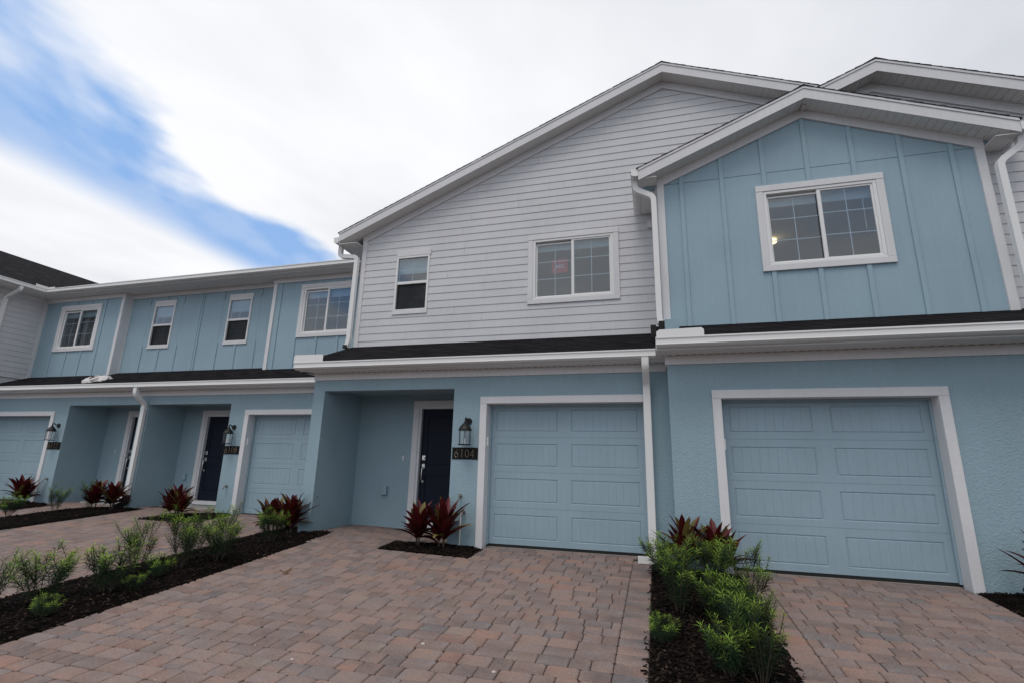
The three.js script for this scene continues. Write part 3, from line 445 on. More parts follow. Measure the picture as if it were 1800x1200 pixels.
// ------------------------------------------------------------------ the 6104 house
const ZA = -7.63, UA = -8.72;
{
  const H = thing('townhouse', [-2.8, 0, ZA], 'grey-sided gabled townhouse numbered 6104 with navy door and single garage', 'townhouse', 'row of blue and grey townhouses');
  const fl = 0.01;
  part('stucco_wall', shapeWall([[-5.85, -0.5], [0.2, -0.5], [0.2, 2.71], [-5.85, 2.71]], [rect(-5.623, -3.159, -0.4, 2.385), rect(-2.613, -0.139, -0.4, 2.162)], ZA - 0.2, ZA), M.stucco, H);
  part('porch_wall', box(-5.85, -5.6225, -0.5, 2.6, -9.0, ZA - 0.2005), M.stucco, H); part('porch_wall', box(-3.1585, -2.95, -0.5, 2.6, -9.0, ZA - 0.2005), M.stucco, H);
  part('porch_back_wall', shapeWall([[-5.622, -0.5], [-3.159, -0.5], [-3.159, 2.6], [-5.622, 2.6]], [rect(-4.345, -3.345, 0.05, 2.24)], -9.05, -8.836), M.stucco, H); part('porch_ceiling', box(-5.622, -3.159, 2.46, 2.5, -8.83, ZA - 0.201), M.stucco, H);
  frontDoor(H, -4.30, -3.39, 0.12, -8.836, 2.2);
  part('electric_box', cbox(-5.01, -4.90, 0.60, 0.76, -8.836, -8.77, 0.006), M.stucco, H); part('doorbell', cbox(-4.64, -4.612, 1.23, 1.32, -8.836, -8.82, 0.003), M.vinyl, H);
  garage(H, -2.582, -0.17, fl, 2.131, ZA + 0.03, -7.83, 1);
  spigot(H, -2.965, 0.70, ZA); spigot(H, -2.90, 0.47, ZA); part('pvc_pipe', tube([[-2.94, 0.46, ZA + 0.03], [-2.94, 0.1, ZA + 0.03], [-2.94, -0.1, ZA + 0.03]], 0.012, 8), M.bulb, H);
  part('frieze_board', cbox(-5.853, 0.18, 2.575, 2.696, ZA + 0.0005, ZA + 0.025), M.trim, H);
  part('eave_soffit', box(-5.99, 0.18, 2.697, 2.706, -7.63, -7.362), M.soffit, H);
  const vents = []; for (let x = -5.9; x < 0.15; x += 0.102) vents.push(box(x, x + 0.05, 2.6945, 2.6968, -7.595, -7.585)); part('soffit_vent', merge(vents), M.rubber, H);
  part('fascia', cbox(-5.99, 0.18, 2.695, 2.85, -7.382, -7.361), M.trim, H); part('eave_end', box(-5.99, -5.855, 2.697, 2.86, -7.9, -7.383), M.trim, H);
  gutterX(H, -6.03, 0.03, -7.36, 2.715);
  part('splash_guard', (() => { const s = new THREE.Shape(); s.moveTo(-6.04, 2.835); s.lineTo(-5.455, 2.835); s.lineTo(-5.455, 2.93); s.quadraticCurveTo(-5.46, 2.96, -5.49, 2.962); s.lineTo(-6.0, 2.966); s.quadraticCurveTo(-6.035, 2.962, -6.04, 2.93); const g = new THREE.ExtrudeGeometry(s, { depth: 0.004, bevelEnabled: false }); g.translate(0, 0, -7.246); return planarUV(g); })(), M.gutter, H);
  lowRoof(H, -5.86, 0.182, -7.32, 2.86, UA, 61, 0.03);
  part('kickout_flashing', (() => { const g = new THREE.SphereGeometry(0.09, 12, 8, 0, Math.PI * 2, 0, Math.PI / 2); g.scale(0.6, 0.9, 1.2); g.translate(0.11, 2.85, -7.35); return planarUV(g); })(), M.flashing, H);
  // upper gable wall
  const xc = 0.39, yA = 8.469, m = 0.4167, sy = (x) => yA - m * Math.abs(x - xc);
  const w2 = [-2.225, -0.519, 4.10, 5.49], w1 = [-5.028, -4.286, 4.066, 5.44];
  const holes = [[w1[0] + 0.01, w1[1] - 0.01, w1[2] + 0.085, w1[3] - 0.13], [w2[0] + 0.105, w2[1] - 0.105, w2[2] + 0.098, w2[3] - 0.105]];
  part('gable_wall', shapeWall([[-5.86, 3.2], [0.2, 3.2], [0.2, 5.76], [6.6, 5.76], [6.6, sy(6.6) - 0.01], [xc, yA - 0.01], [-5.86, sy(-5.86) - 0.01]], holes.map((h) => rect(h[0], h[1], h[2], h[3])), UA - 0.15, UA), M.siding, H);
  const sd = group('lap_siding', H);
  lapSiding(sd, UA, 3.398, 8.40, 0.1525, (y) => Math.max(-5.77, xc - (yA - 0.06 - y) / m), (y) => y < 5.75 ? 0.18 : Math.min(3.4, xc + (yA - 0.06 - y) / m), [[w1[0] - 0.0, w1[1] + 0.0, w1[2] + 0.01, w1[3] - 0.02], [w2[0] + 0.03, w2[1] - 0.03, w2[2] + 0.03, w2[3] - 0.03]], 71);
  part('corner_board', cbox(-5.868, -5.765, 3.36, sy(-5.81) - 0.02, UA, UA + 0.03), M.trim, H);
  rakeBoards(H, xc, yA, -5.868, 3.6, UA, 0.155, 0.034);
  hungWindow(H, w1[0], w1[1], w1[2], w1[3], UA, [-0.55, 0.9, 0.8, 0.2]); sliderWindow(H, w2[0], w2[1], w2[2], w2[3], UA, { room: [-1.0, 0.5, 0.8, 0.2] });
  gableRoof(H, xc, yA, 6.69, 6.6, -8.432, -15, UA);
  // left eave: flat return, gutter and downspout
  part('eave_soffit', box(-6.28, -5.86, 5.63, 5.64, -14, -8.455), M.soffit, H); part('side_wall', box(-5.86, -5.7, 3.0, 5.8, -14, UA - 0.151), M.siding, H); part('side_frieze', box(-5.885, -5.861, 5.5, 5.63, -14, UA + 0.0), M.trim, H);
  part('eave_fascia', box(-6.30, -6.281, 5.62, 5.80, -14, -8.454), M.trim, H);
  gutterZ(H, -14, -8.43, -6.301, 5.655, -1);
  downspout(H, [[-6.35, 5.67, -8.62], [-6.35, 5.43, -8.62], [-5.93, 5.37, -8.62], [-5.93, 3.56, -8.62], [-5.97, 3.43, -8.62]], [0, 0, 1], 0.075, 0.085, (o) => { part('outlet', box(-6.03, -5.93, 3.40, 3.47, -8.66, -8.58), M.rubber, o); });
  // front downspout by the garage
  downspout(H, [[-0.115, 2.74, -7.29], [-0.115, 2.58, -7.29], [-0.115, 2.38, -7.545], [-0.115, 0.06, -7.545], [-0.115, 0.0, -7.40]], [1, 0, 0], 0.098, 0.072, (o) => {
    const ribs = []; for (let i = 0; i < 6; i++) ribs.push(box(-0.31 + i * 0.03, -0.285 + i * 0.03, -0.035, 0.048, -7.43, -7.345)); ribs.push(box(-0.30, -0.1, -0.03, 0.043, -7.425, -7.35)); part('spout_elbow', merge(ribs), M.gutter, o);
    part('pipe_strap', merge([box(-0.166, -0.064, 2.26, 2.30, -7.625, -7.506), box(-0.166, -0.064, 0.32, 0.35, -7.625, -7.506)]), M.gutter, o); });
}

// ------------------------------------------------------------------ the right-hand house
const ZR = -7.20, BR = -7.76, WR = -7.90;
{
  const H = thing('townhouse', [3.4, 0, ZR], 'right-hand townhouse with blue board-and-batten gable above its garage door', 'townhouse', 'row of blue and grey townhouses');
  part('stucco_wall', shapeWall([[0.184, -0.6], [7.6, -0.6], [7.6, 2.72], [0.184, 2.72]], [rect(0.814, 3.303, -0.5, 2.143)], ZR - 0.2, ZR), M.stucco, H);
  part('side_wall', box(0.185, 0.38, -0.6, 3.3, -8.7, ZR - 0.2005), M.stucco, H);
  garage(H, 0.845, 3.272, -0.015, 2.112, ZR + 0.03, -7.40, 2);
  part('frieze_board', cbox(0.18, 7.6, 2.588, 2.716, ZR + 0.0005, ZR + 0.025), M.trim, H); part('frieze_board', box(0.158, 0.1835, 2.588, 2.716, -7.63, ZR + 0.024), M.trim, H);
  part('eave_soffit', box(0.04, 7.6, 2.717, 2.726, ZR, -6.822), M.soffit, H); part('eave_soffit', box(0.04, 0.184, 2.717, 2.7255, -7.62, ZR - 0.001), M.soffit, H);
  const vents = []; for (let x = 0.1; x < 7; x += 0.102) vents.push(box(x, x + 0.05, 2.7145, 2.7168, -7.165, -7.155)); part('soffit_vent', merge(vents), M.rubber, H);
  part('fascia', cbox(0.04, 7.6, 2.715, 2.875, -6.84, -6.819), M.trim, H); part('eave_end', box(0.04, 0.06, 2.7265, 2.9, -7.6, -6.841), M.trim, H);
  gutterX(H, 0.05, 7.6, -6.818, 2.74);
  part('splash_guard', (() => { const s = new THREE.Shape(); s.moveTo(0.052, 2.86); s.lineTo(0.645, 2.86); s.lineTo(0.645, 2.94); s.lineTo(0.615, 2.968); s.lineTo(0.09, 2.962); s.lineTo(0.052, 2.93); const g = new THREE.ExtrudeGeometry(s, { depth: 0.004, bevelEnabled: false }); g.translate(0, 0, -6.703); return planarUV(g); })(), M.gutter, H);
  lowRoof(H, 0.06, 7.6, -6.78, 2.865, WR, 62, 0.0);
  // gable bump in board and batten
  const xc = 2.3835, m = 0.4167, yA = 6.7, x0 = 0.187, x1 = 4.58, sy = (x) => yA - m * Math.abs(x - xc), ys = 5.683, wn = [1.63, 3.335, 4.05, 5.452];
  const hole = rect(wn[0] + 0.105, wn[1] - 0.105, wn[2] + 0.098, wn[3] - 0.105);
  part('lower_sheet', shapeWall([[x0, 3.1], [x1, 3.1], [x1, ys - 0.003], [x0, ys - 0.003]], [hole], BR - 0.15, BR), M.board, H);
  const xs = (y) => (yA - y) / m; part('upper_sheet', shapeWall([[xc - xs(ys + 0.003), ys + 0.003], [xc + xs(ys + 0.003), ys + 0.003], [xc, yA - 0.004]], [], BR - 0.15, BR + 0.003), M.board, H);
  part('seam_backing', box(x0 + 0.02, x1 - 0.02, ys - 0.02, ys + 0.02, BR - 0.1, BR - 0.012), M.rubber, H);
  const bt = group('battens', H);
  for (let k = -3; k <= 3; k++) { const x = xc + k * 0.6096, a = x - 0.032, b = x + 0.032, top = Math.min(sy(a), sy(b)) - 0.13; const seg = (y0, y1) => part('batten', cbox(a, b, y0, y1, BR + 0.0035, BR + 0.021, 0.003), M.board, bt); if (x > wn[0] && x < wn[1]) { seg(3.2, wn[2] - 0.002); seg(wn[3] + 0.002, top); } else seg(3.2, top); }
  part('corner_board', cbox(x0 - 0.012, x0 + 0.098, 3.17, sy(x0) - 0.02, BR, BR + 0.032), M.trim, H); part('corner_board', cbox(x1 - 0.098, x1 + 0.012, 3.17, sy(x1) - 0.02, BR, BR + 0.032), M.trim, H);
  part('corner_return', box(x0 - 0.012, x0 + 0.012, 3.0, 5.7, -8.7, BR - 0.001), M.siding, H); part('corner_return', box(x1 - 0.012, x1 + 0.012, 3.0, 5.7, WR, BR - 0.001), M.trim, H);
  rakeBoards(H, xc, yA, x0 - 0.012, x1 + 0.012, BR, 0.15, 0.036);
  const w = sliderWindow(H, wn[0], wn[1], wn[2], wn[3], BR, { wand: true, depth: 3.6, blind: 0.17, room: [-0.95, 0.8, 0.78, 0.2] });
  part('ceiling_lamp', (() => { const g = new THREE.SphereGeometry(0.10, 16, 10); g.scale(1, 0.5, 1); g.translate(2.30, 5.50, -10.0); return planarUV(g); })(), M.lampGlow, w);
  { const pl = new THREE.PointLight(0xffcf8f, 0.06); pl.position.set(2.30 - 3.4, 5.40, -10.0 - ZR); pl.castShadow = true; pl.name = 'ceiling_lamp_light'; H.add(pl); }
  gableRoof(H, xc, yA, 2.49, 2.49, -7.455, -8.68, BR);
  // main upper wall and its larger gable behind
  const gx = 3.435, gy = 7.082, gs = (x) => gy - m * Math.abs(x - gx);
  part('gable_wall', shapeWall([[0.2, 3.0], [6.68, 3.0], [6.68, gs(6.68) - 0.01], [gx, gy - 0.01], [0.2, gs(0.2) - 0.01]], [rect(0.6, 4.2, 3.3, 5.6)], WR - 0.15, WR), M.siding, H);
  const sd = group('lap_siding', H); lapSiding(sd, WR, 3.33, 7.0, 0.1525, (y) => y < 5.6 ? 4.592 : Math.max(0.2, gx - (gy - 0.06 - y) / m), (y) => Math.min(6.66, gx + (gy - 0.06 - y) / m), [], 72);
  rakeBoards(H, gx, gy, 0.2, 6.68, WR, 0.155, 0.034); gableRoof(H, gx, gy, gx - xc, 3.55, -7.601, -12, WR);
  // left eave beside the 6104 wall, right eave of the bump
  part('eave_soffit', box(-0.09, 0.174, 5.695, 5.704, -8.70, -7.48), M.soffit, H); part('eave_fascia', box(-0.108, -0.0905, 5.69, 5.87, -8.70, -7.477), M.trim, H); part('side_frieze', box(0.15, 0.174, 5.56, 5.694, -8.70, -7.78), M.trim, H); part('side_frieze', cbox(0.0, 0.174, 5.4, 5.54, -8.715, -8.66), M.trim, H);
  gutterZ(H, -8.70, -7.46, -0.109, 5.735, -1);
  downspout(H, [[-0.165, 5.75, -7.62], [-0.165, 5.58, -7.62], [0.115, 5.42, -7.62], [0.115, 3.42, -7.62], [0.13, 3.3, -7.62]], [0, 0, 1], 0.075, 0.082, (o) => { part('outlet', box(0.10, 0.19, 3.21, 3.33, -7.66, -7.57), M.rubber, o); part('outlet', box(-0.02, 0.06, 3.1, 3.3, -7.72, -7.66), M.rubber, o); });
  part('eave_soffit', box(4.593, 4.86, 5.66, 5.669, WR, -7.48), M.soffit, H); part('eave_fascia', box(4.861, 4.879, 5.655, 5.84, WR, -7.477), M.trim, H); gutterZ(H, WR, -7.46, 4.88, 5.70, 1);
  downspout(H, [[4.93, 5.72, -7.62], [4.93, 5.56, -7.62], [4.65, 5.34, -7.62], [4.65, 3.42, -7.62], [4.68, 3.3, -7.55]], [0, 0, 1], 0.075, 0.082, (o) => { part('outlet', cbox(4.61, 4.75, 3.26, 3.38, -7.66, -7.5, 0.02), M.gutter, o); });
}

// ------------------------------------------------------------------ 6108 and 6112: a mirrored pair set back
const ZU = -9.35, CU = -10.35, BU = -10.14, XM = -11.92;
function pairHouse(name, label, mir) {
  const X = (x) => mir ? 2 * XM - x : x;                       // the 6112 half mirrors the 6108 half about the party wall
  const iv = (a, b) => { const p = X(a), q = X(b); return p < q ? [p, q] : [q, p]; };
  const bx = (a, b, ...r) => box(...iv(a, b), ...r), cb = (a, b, ...r) => cbox(...iv(a, b), ...r);
  const H = thing(name, [X(-8.9), 0.03, ZU], label, 'townhouse', 'row of blue and grey townhouses');
  const R = (a, b, c, d) => { const [p, q] = iv(a, b); return rect(p, q, c, d); };
  const end = mir ? -17.56 : -5.9, [L, Rr] = mir ? [end, XM] : [XM, end];
  const gar = mir ? [-17.42, -14.99] : [-8.79, -6.36], por = mir ? [-14.43, -12.06] : [-11.785, -9.34];
  part('stucco_wall', shapeWall([[L, -0.5], [Rr, -0.5], [Rr, 2.76], [L, 2.76]], [rect(por[0], por[1], -0.4, 2.42), rect(gar[0] - 0.031, gar[1] + 0.031, -0.4, 2.191)], ZU - 0.2, ZU), M.stucco, H);
  const zb = -10.37;
  part('porch_wall', mir ? box(-12.0595, XM - 0.001, -0.5, 2.7, -10.75, ZU - 0.2005) : box(XM + 0.001, -11.7855, -0.5, 2.7, -10.75, ZU - 0.2005), M.stucco, H); part('porch_wall', mir ? box(-14.65, -14.4305, -0.5, 2.7, -10.75, ZU - 0.2005) : box(-9.3395, -9.12, -0.5, 2.7, -10.75, ZU - 0.2005), M.stucco, H);
  const dx = mir ? [-13.545, -12.635] : [-11.02, -10.11];
  part('porch_back_wall', shapeWall([[por[0], -0.5], [por[1], -0.5], [por[1], 2.7], [por[0], 2.7]], [rect(dx[0] - 0.045, dx[1] + 0.045, 0.08, 2.27)], zb - 0.2, zb), M.stucco, H); part('porch_ceiling', box(por[0], por[1], 2.49, 2.53, zb, ZU - 0.201), M.stucco, H);
  frontDoor(H, dx[0], dx[1], 0.15, zb, 2.23);
  part('entry_slab', cbox(dx[0] - 0.35, dx[1] + 0.3, 0.02, 0.075, zb + 0.03, zb + 0.65, 0.006), M.concrete, H);
  part('electric_box', cbox(por[0] + (mir ? 2.0 : 0.30), por[0] + (mir ? 2.1 : 0.40), 0.66, 0.80, zb, zb + 0.06, 0.006), M.stucco, H); if (mir) part('doorbell', cbox(-13.95, -13.92, 1.26, 1.35, zb, zb + 0.016, 0.003), M.vinyl, H);
  garage(H, gar[0], gar[1], 0.035, 2.16, ZU + 0.03, -9.55, mir ? 4 : 3, true);
  spigot(H, mir ? -14.62 : -9.12, 0.60, ZU);
  part('frieze_board', cbox(L, Rr, 2.622, 2.748, ZU + 0.0005, ZU + 0.025), M.trim, H); part('eave_soffit', box(L, Rr, 2.749, 2.758, ZU, -9.072), M.soffit, H); part('fascia', cbox(L, Rr, 2.747, 2.9, -9.09, -9.071), M.trim, H); gutterX(H, L, Rr - 0.003, -9.07, 2.77);
  lowRoof(H, L, Rr, -9.03, 2.885, CU, mir ? 64 : 63);
  // upper storey: centre recess and side bay
  const bay = mir ? [-17.56, -14.43] : [-9.33, -5.86], cen = mir ? [-14.43, XM] : [XM, -9.33];
  const ww = mir ? [-16.865, -15.255, 4.08, 5.455] : [-8.475, -6.885, 4.115, 5.495], nw = mir ? [-13.51, -12.77, 4.085, 5.465] : [-10.908, -10.166, 4.092, 5.475];
  part('bay_sheet', shapeWall([[bay[0], 3.2], [bay[1], 3.2], [bay[1], 5.72], [bay[0], 5.72]], [rect(ww[0] + 0.105, ww[1] - 0.105, ww[2] + 0.098, ww[3] - 0.105)], BU - 0.15, BU), M.board, H);
  part('centre_sheet', shapeWall([[cen[0], 3.2], [cen[1], 3.2], [cen[1], 5.72], [cen[0], 5.72]], [rect(nw[0] + 0.01, nw[1] - 0.01, nw[2] + 0.085, nw[3] - 0.13)], CU - 0.15, CU), M.board, H);
  const bt = group('battens', H), seg = (x, y0, y1, z) => part('batten', cbox(x - 0.03, x + 0.03, y0, y1, z + 0.0005, z + 0.019, 0.003), M.board, bt);
  const fz = 5.585;
  for (const x of mir ? [-13.73, -12.51] : [-11.125, -9.905]) { seg(x, 3.3, 4.17, CU); seg(x, 5.37, fz, CU); part('seam_strip', box(x - 0.004, x + 0.004, 4.17, 5.37, CU + 0.0002, CU + 0.003), M.board, bt); }
  for (const x of mir ? [-13.11] : [-10.515]) { seg(x, 3.3, nw[2] - 0.002, CU); seg(x, nw[3] + 0.002, fz, CU); }
  seg(mir ? XM - 0.031 + 0.1 - 0.035 : XM + 0.105, 3.3, fz, CU);
  if (mir) { for (const x of [-16.902, -15.14, -14.56]) seg(x, 3.25, fz, BU); for (const x of [-16.297, -15.72]) { seg(x, 3.25, ww[2] - 0.002, BU); seg(x, ww[3] + 0.002, fz, BU); } }
  else { seg(-9.095, 3.25, fz, BU); seg(-8.51, 3.25, fz, BU); for (const x of [-7.893, -7.296]) { seg(x, 3.25, ww[2] - 0.002, BU); seg(x, ww[3] + 0.002, fz, BU); } seg(-6.69, 3.25, fz, BU); }
  const cx = mir ? [-14.53, -14.428] : [-9.332, -9.23];
  part('corner_board', cbox(cx[0], cx[1], 3.25, fz, BU, BU + 0.03), M.trim, H); part('corner_return', mir ? box(-14.445, -14.425, 3.25, fz, CU + 0.021, BU - 0.0005) : box(-9.335, -9.315, 3.25, fz, CU + 0.021, BU - 0.0005), M.trim, H); part('inner_corner_bead', mir ? cbox(-14.424, -14.40, 3.3, fz, CU, CU + 0.02) : cbox(-9.36, -9.336, 3.3, fz, CU, CU + 0.02), M.trim, H);
  part('frieze_board', cbox(bay[0], bay[1], fz + 0.001, 5.709, BU, BU + 0.034), M.trim, H); part('frieze_board', cbox(cen[0], cen[1], fz + 0.001, 5.708, CU, CU + 0.034), M.trim, H); part('frieze_board', mir ? box(-14.428, -14.4, fz + 0.001, 5.709, CU + 0.035, BU + 0.033) : box(-9.36, -9.332, fz + 0.001, 5.709, CU + 0.035, BU + 0.033), M.trim, H);
  sliderWindow(H, ww[0], ww[1], ww[2], ww[3], BU, { blind: 0.2 }); hungWindow(H, nw[0], nw[1], nw[2], nw[3], CU);
  const uL = mir ? -17.06 : XM, uR = mir ? XM : -5.9;
  part('eave_soffit', box(uL, uR, 5.71, 5.719, CU, -9.772), M.soffit, H); part('fascia', cbox(uL, uR, 5.708, 5.875, -9.79, -9.771), M.trim, H); gutterX(H, mir ? -17.16 : uL, uR - 0.003, -9.77, 5.735, 'upper_gutter');
  part('upper_roof', hexa([[uL, 5.855, -9.74], [uR, 5.855, -9.74], [uR, 5.88, -9.74], [uL, 5.88, -9.74], [uL, 8.3, -15.6], [uR, 8.3, -15.6], [uR, 8.32, -15.6], [uL, 8.32, -15.6]]), M.shingle, H);
  return H;
}
pairHouse('townhouse', 'set-back middle townhouse numbered 6108 with blue board-and-batten upper floor', false);
const H3 = pairHouse('townhouse', 'set-back left townhouse numbered 6112 with a crumpled bag on its low roof', true);
downspout(H3, [[-11.86, 2.79, -9.01], [-11.86, 2.62, -9.01], [-11.86, 2.42, -9.29], [-11.86, 0.3, -9.29]], [1, 0, 0], 0.1, 0.075, (o) => { part('black_adapter', sweepRect(fillet([[-11.86, 0.32, -9.29], [-11.86, 0.14, -9.27], [-11.87, 0.05, -9.05]], 0.06), [1, 0, 0], 0.12, 0.10), M.rubber, o); part('pipe_strap', box(-11.915, -11.805, 2.3, 2.34, -9.34, -9.247), M.gutter, o); });

// ------------------------------------------------------------------ the grey house at the far left (its side wall and roof show)
{
  const H = thing('townhouse', [-20, 0, -9], 'grey lap-sided townhouse wall with dark shingle roof at the far left', 'townhouse', 'row of blue and grey townhouses');
  const WX = -17.56, zF = -8.74;
  part('upper_wall', box(-24, WX - 0.02, 2.6, 5.72, -16, zF), M.siding, H);
  const sd = group('lap_siding', H);
  for (let k = 0; k < 15; k++) { const y = 3.28 + k * 0.1525, yt = y + 0.165; part('plank', hexa([[WX + 0.017, y, zF + 0.0], [WX + 0.017, y, -10.3], [WX + 0.004, yt, -10.3], [WX + 0.004, yt, zF], [WX - 0.02, y, zF], [WX - 0.02, y, -10.3], [WX - 0.02, yt, -10.3], [WX - 0.02, yt, zF]]), M.siding, sd); }
  part('corner_board', box(WX, WX + 0.03, 3.2, 5.58, -10.14, -10.06), M.trim, H); part('frieze_board', box(WX, WX + 0.034, 5.58, 5.709, -10.14, zF), M.trim, H); part('corner_board', box(WX - 0.01, WX + 0.03, 3.0, 5.579, zF - 0.1, zF + 0.03), M.trim, H);
  part('lower_wall', box(-24, WX - 0.005, -0.5, 2.6, -9.3, -8.0), M.stucco, H);
  part('eave_soffit', box(WX, -17.062, 5.711, 5.7205, -10.35, -8.45), M.soffit, H); part('eave_fascia', box(-17.08, -17.061, 5.708, 5.875, -9.771, -8.45), M.trim, H); gutterZ(H, -9.77, -8.43, -17.06, 5.735, 1);
  part('splash_guard', merge([box(-17.075, -17.07, 5.84, 5.96, -9.76, -9.45), box(-17.06, -16.8, 5.84, 5.95, -9.765, -9.76)]), M.gutter, H);
  part('roof', hexa([[-23.8, 8.64, -8.4], [-17.03, 5.82, -8.4], [-17.03, 5.86, -8.4], [-23.8, 8.68, -8.4], [-23.8, 8.64, -19], [-17.03, 5.82, -19], [-17.03, 5.86, -19], [-23.8, 8.68, -19]]), M.shingle, H);
  downspout(H, [[-17.0, 5.74, -9.08], [-17.0, 5.63, -9.08], [-17.5, 5.45, -9.08], [-17.5, 3.4, -9.08]], [0, 0, 1], 0.075, 0.085);
}

// ------------------------------------------------------------------ lanterns and house numbers
const M_lant = M.black;
function lantern(x, yTop, z, label) {
  const o = thing('wall_lantern', [x, yTop - 0.45, z], label, 'wall lantern', 'black wall lanterns by the front doors');
  const L = (pts, seg = 24) => { const g = new THREE.LatheGeometry(pts.map(([a, b]) => new THREE.Vector2(a, b)), seg); return g; };
  const cz = z + 0.145, y = yTop - 0.45, at = (g) => { g.translate(x, y, cz); return planarUV(g); };
  const bp = new THREE.CylinderGeometry(0.052, 0.058, 0.022, 24); bp.rotateX(Math.PI / 2); bp.translate(x, yTop - 0.075, z + 0.011);
  part('back_plate', planarUV(bp), M_lant, o);
  part('arm', tube([[x, yTop - 0.075, z + 0.02], [x, yTop - 0.06, z + 0.07], [x, yTop - 0.03, z + 0.12], [x, yTop - 0.035, cz], [x, yTop - 0.09, cz]], 0.012, 8), M_lant, o);
  part('dome', at(L([[0.0, 0.37], [0.02, 0.37], [0.024, 0.345], [0.05, 0.32], [0.082, 0.285], [0.098, 0.25], [0.102, 0.235], [0.108, 0.232], [0.108, 0.222], [0.0, 0.222]])), M_lant, o);
  part('glass', at(L([[0.082, 0.012], [0.085, 0.222]])), M.clear, o);
  part('base', at(L([[0, 0], [0.1, 0], [0.102, 0.012], [0.09, 0.016], [0.0, 0.018]])), M_lant, o);
  for (let k = 0; k < 6; k++) { const a = k / 6 * 6.283 + 0.26; part('cage_bar', tube([[x + Math.cos(a) * 0.092, y + 0.01, cz + Math.sin(a) * 0.092], [x + Math.cos(a) * 0.094, y + 0.228, cz + Math.sin(a) * 0.094]], 0.0042, 6), M_lant, o); }
  part('candle', at(L([[0, 0.015], [0.011, 0.015], [0.011, 0.10], [0, 0.10]], 12)), M.bulb, o); part('bulb', at(L([[0.0, 0.10], [0.014, 0.105], [0.019, 0.13], [0.012, 0.165], [0.0, 0.19]], 14)), M.clear, o);
}
lantern(-2.885, 1.925, ZA, 'black lantern on the pier between the navy door and the near left garage'); lantern(-9.16, 1.955, ZU, 'black lantern beside the set-back middle garage door'); lantern(-14.66, 1.985, ZU, 'leftmost black lantern, overlapping the far-left garage trim');
const STROKES = { 6: [[[0.62, 0.96], [0.38, 0.72], [0.16, 0.4], [0.14, 0.26], [0.2, 0.1], [0.38, 0.02], [0.58, 0.05], [0.7, 0.18], [0.72, 0.32], [0.64, 0.5], [0.46, 0.57], [0.28, 0.52], [0.18, 0.4]]], 1: [[[0.3, 0.8], [0.48, 0.97], [0.48, 0.5], [0.48, 0.02]]], 0: [[[0.44, 0.98], [0.24, 0.86], [0.14, 0.5], [0.24, 0.13], [0.44, 0.02], [0.64, 0.13], [0.74, 0.5], [0.64, 0.86], [0.44, 0.98]]], 4: [[[0.56, 0.02], [0.56, 0.5], [0.56, 0.97]], [[0.56, 0.97], [0.3, 0.6], [0.08, 0.28]], [[0.08, 0.28], [0.45, 0.28], [0.78, 0.28]]], 8: [[[0.44, 0.54], [0.26, 0.64], [0.22, 0.8], [0.32, 0.94], [0.44, 0.98], [0.56, 0.94], [0.66, 0.8], [0.62, 0.64], [0.44, 0.54], [0.22, 0.44], [0.14, 0.26], [0.24, 0.08], [0.44, 0.02], [0.64, 0.08], [0.74, 0.26], [0.66, 0.44], [0.44, 0.54]]], 2: [[[0.16, 0.74], [0.24, 0.92], [0.44, 0.98], [0.64, 0.9], [0.7, 0.72], [0.6, 0.5], [0.36, 0.24], [0.14, 0.03]], [[0.14, 0.03], [0.45, 0.03], [0.76, 0.03]]] };
function plate(x0, x1, y0, y1, z, digits, label) {
  const o = thing('house_number_plate', [(x0 + x1) / 2, y0, z], label, 'number plate', 'house number plates'); part('plate', cbox(x0, x1, y0, y1, z, z + 0.012, 0.002), M.plaque, o);
  const n = digits.length, h = (y1 - y0) * 0.68, w = h * 0.72, tot = w * n, s = (x0 + x1) / 2 - tot / 2 - w * 0.05;
  [...digits].forEach((d, i) => { part('digit', merge(STROKES[d].map((st) => tube(st.map(([a, b]) => [s + i * w + a * w * 1.05, y0 + (y1 - y0) * 0.16 + b * h, z + 0.0135]), 0.0030, 5, 40))), M.gold, o); });
}
plate(-3.14, -2.71, 1.262, 1.443, ZA, '6104', 'black number plate reading 6104 beside the navy door'); plate(-9.375, -8.915, 1.289, 1.469, ZU, '6108', 'black number plate reading 6108 left of the middle garage'); plate(-14.92, -14.44, 1.318, 1.50, ZU, '6112', 'black number plate reading 6112 at the far left');

// sign taped inside the upstairs window
{
  const SX0 = -1.784, SX1 = -1.478, SY0 = 4.725, SY1 = 5.0;
  const o = thing('window_sign', [-1.63, 4.72, UA], 'small red sign with white letters inside the upstairs grey-wall window', 'sign');
  part('sheet', box(SX0, SX1, SY0, SY1, UA - 0.085, UA - 0.083), M.red, o);
  const font = await new FontLoader().loadAsync('fonts/droid/droid_sans_bold.typeface.json'); const t = new TextGeometry('MI.', { font, size: 0.072, depth: 0.002, curveSegments: 4 }); t.scale(1.15, 1, 1); t.translate(SX0 + 0.075, SY0 + 0.095, UA - 0.0825); part('lettering', planarUV(t), M.white, o);
}
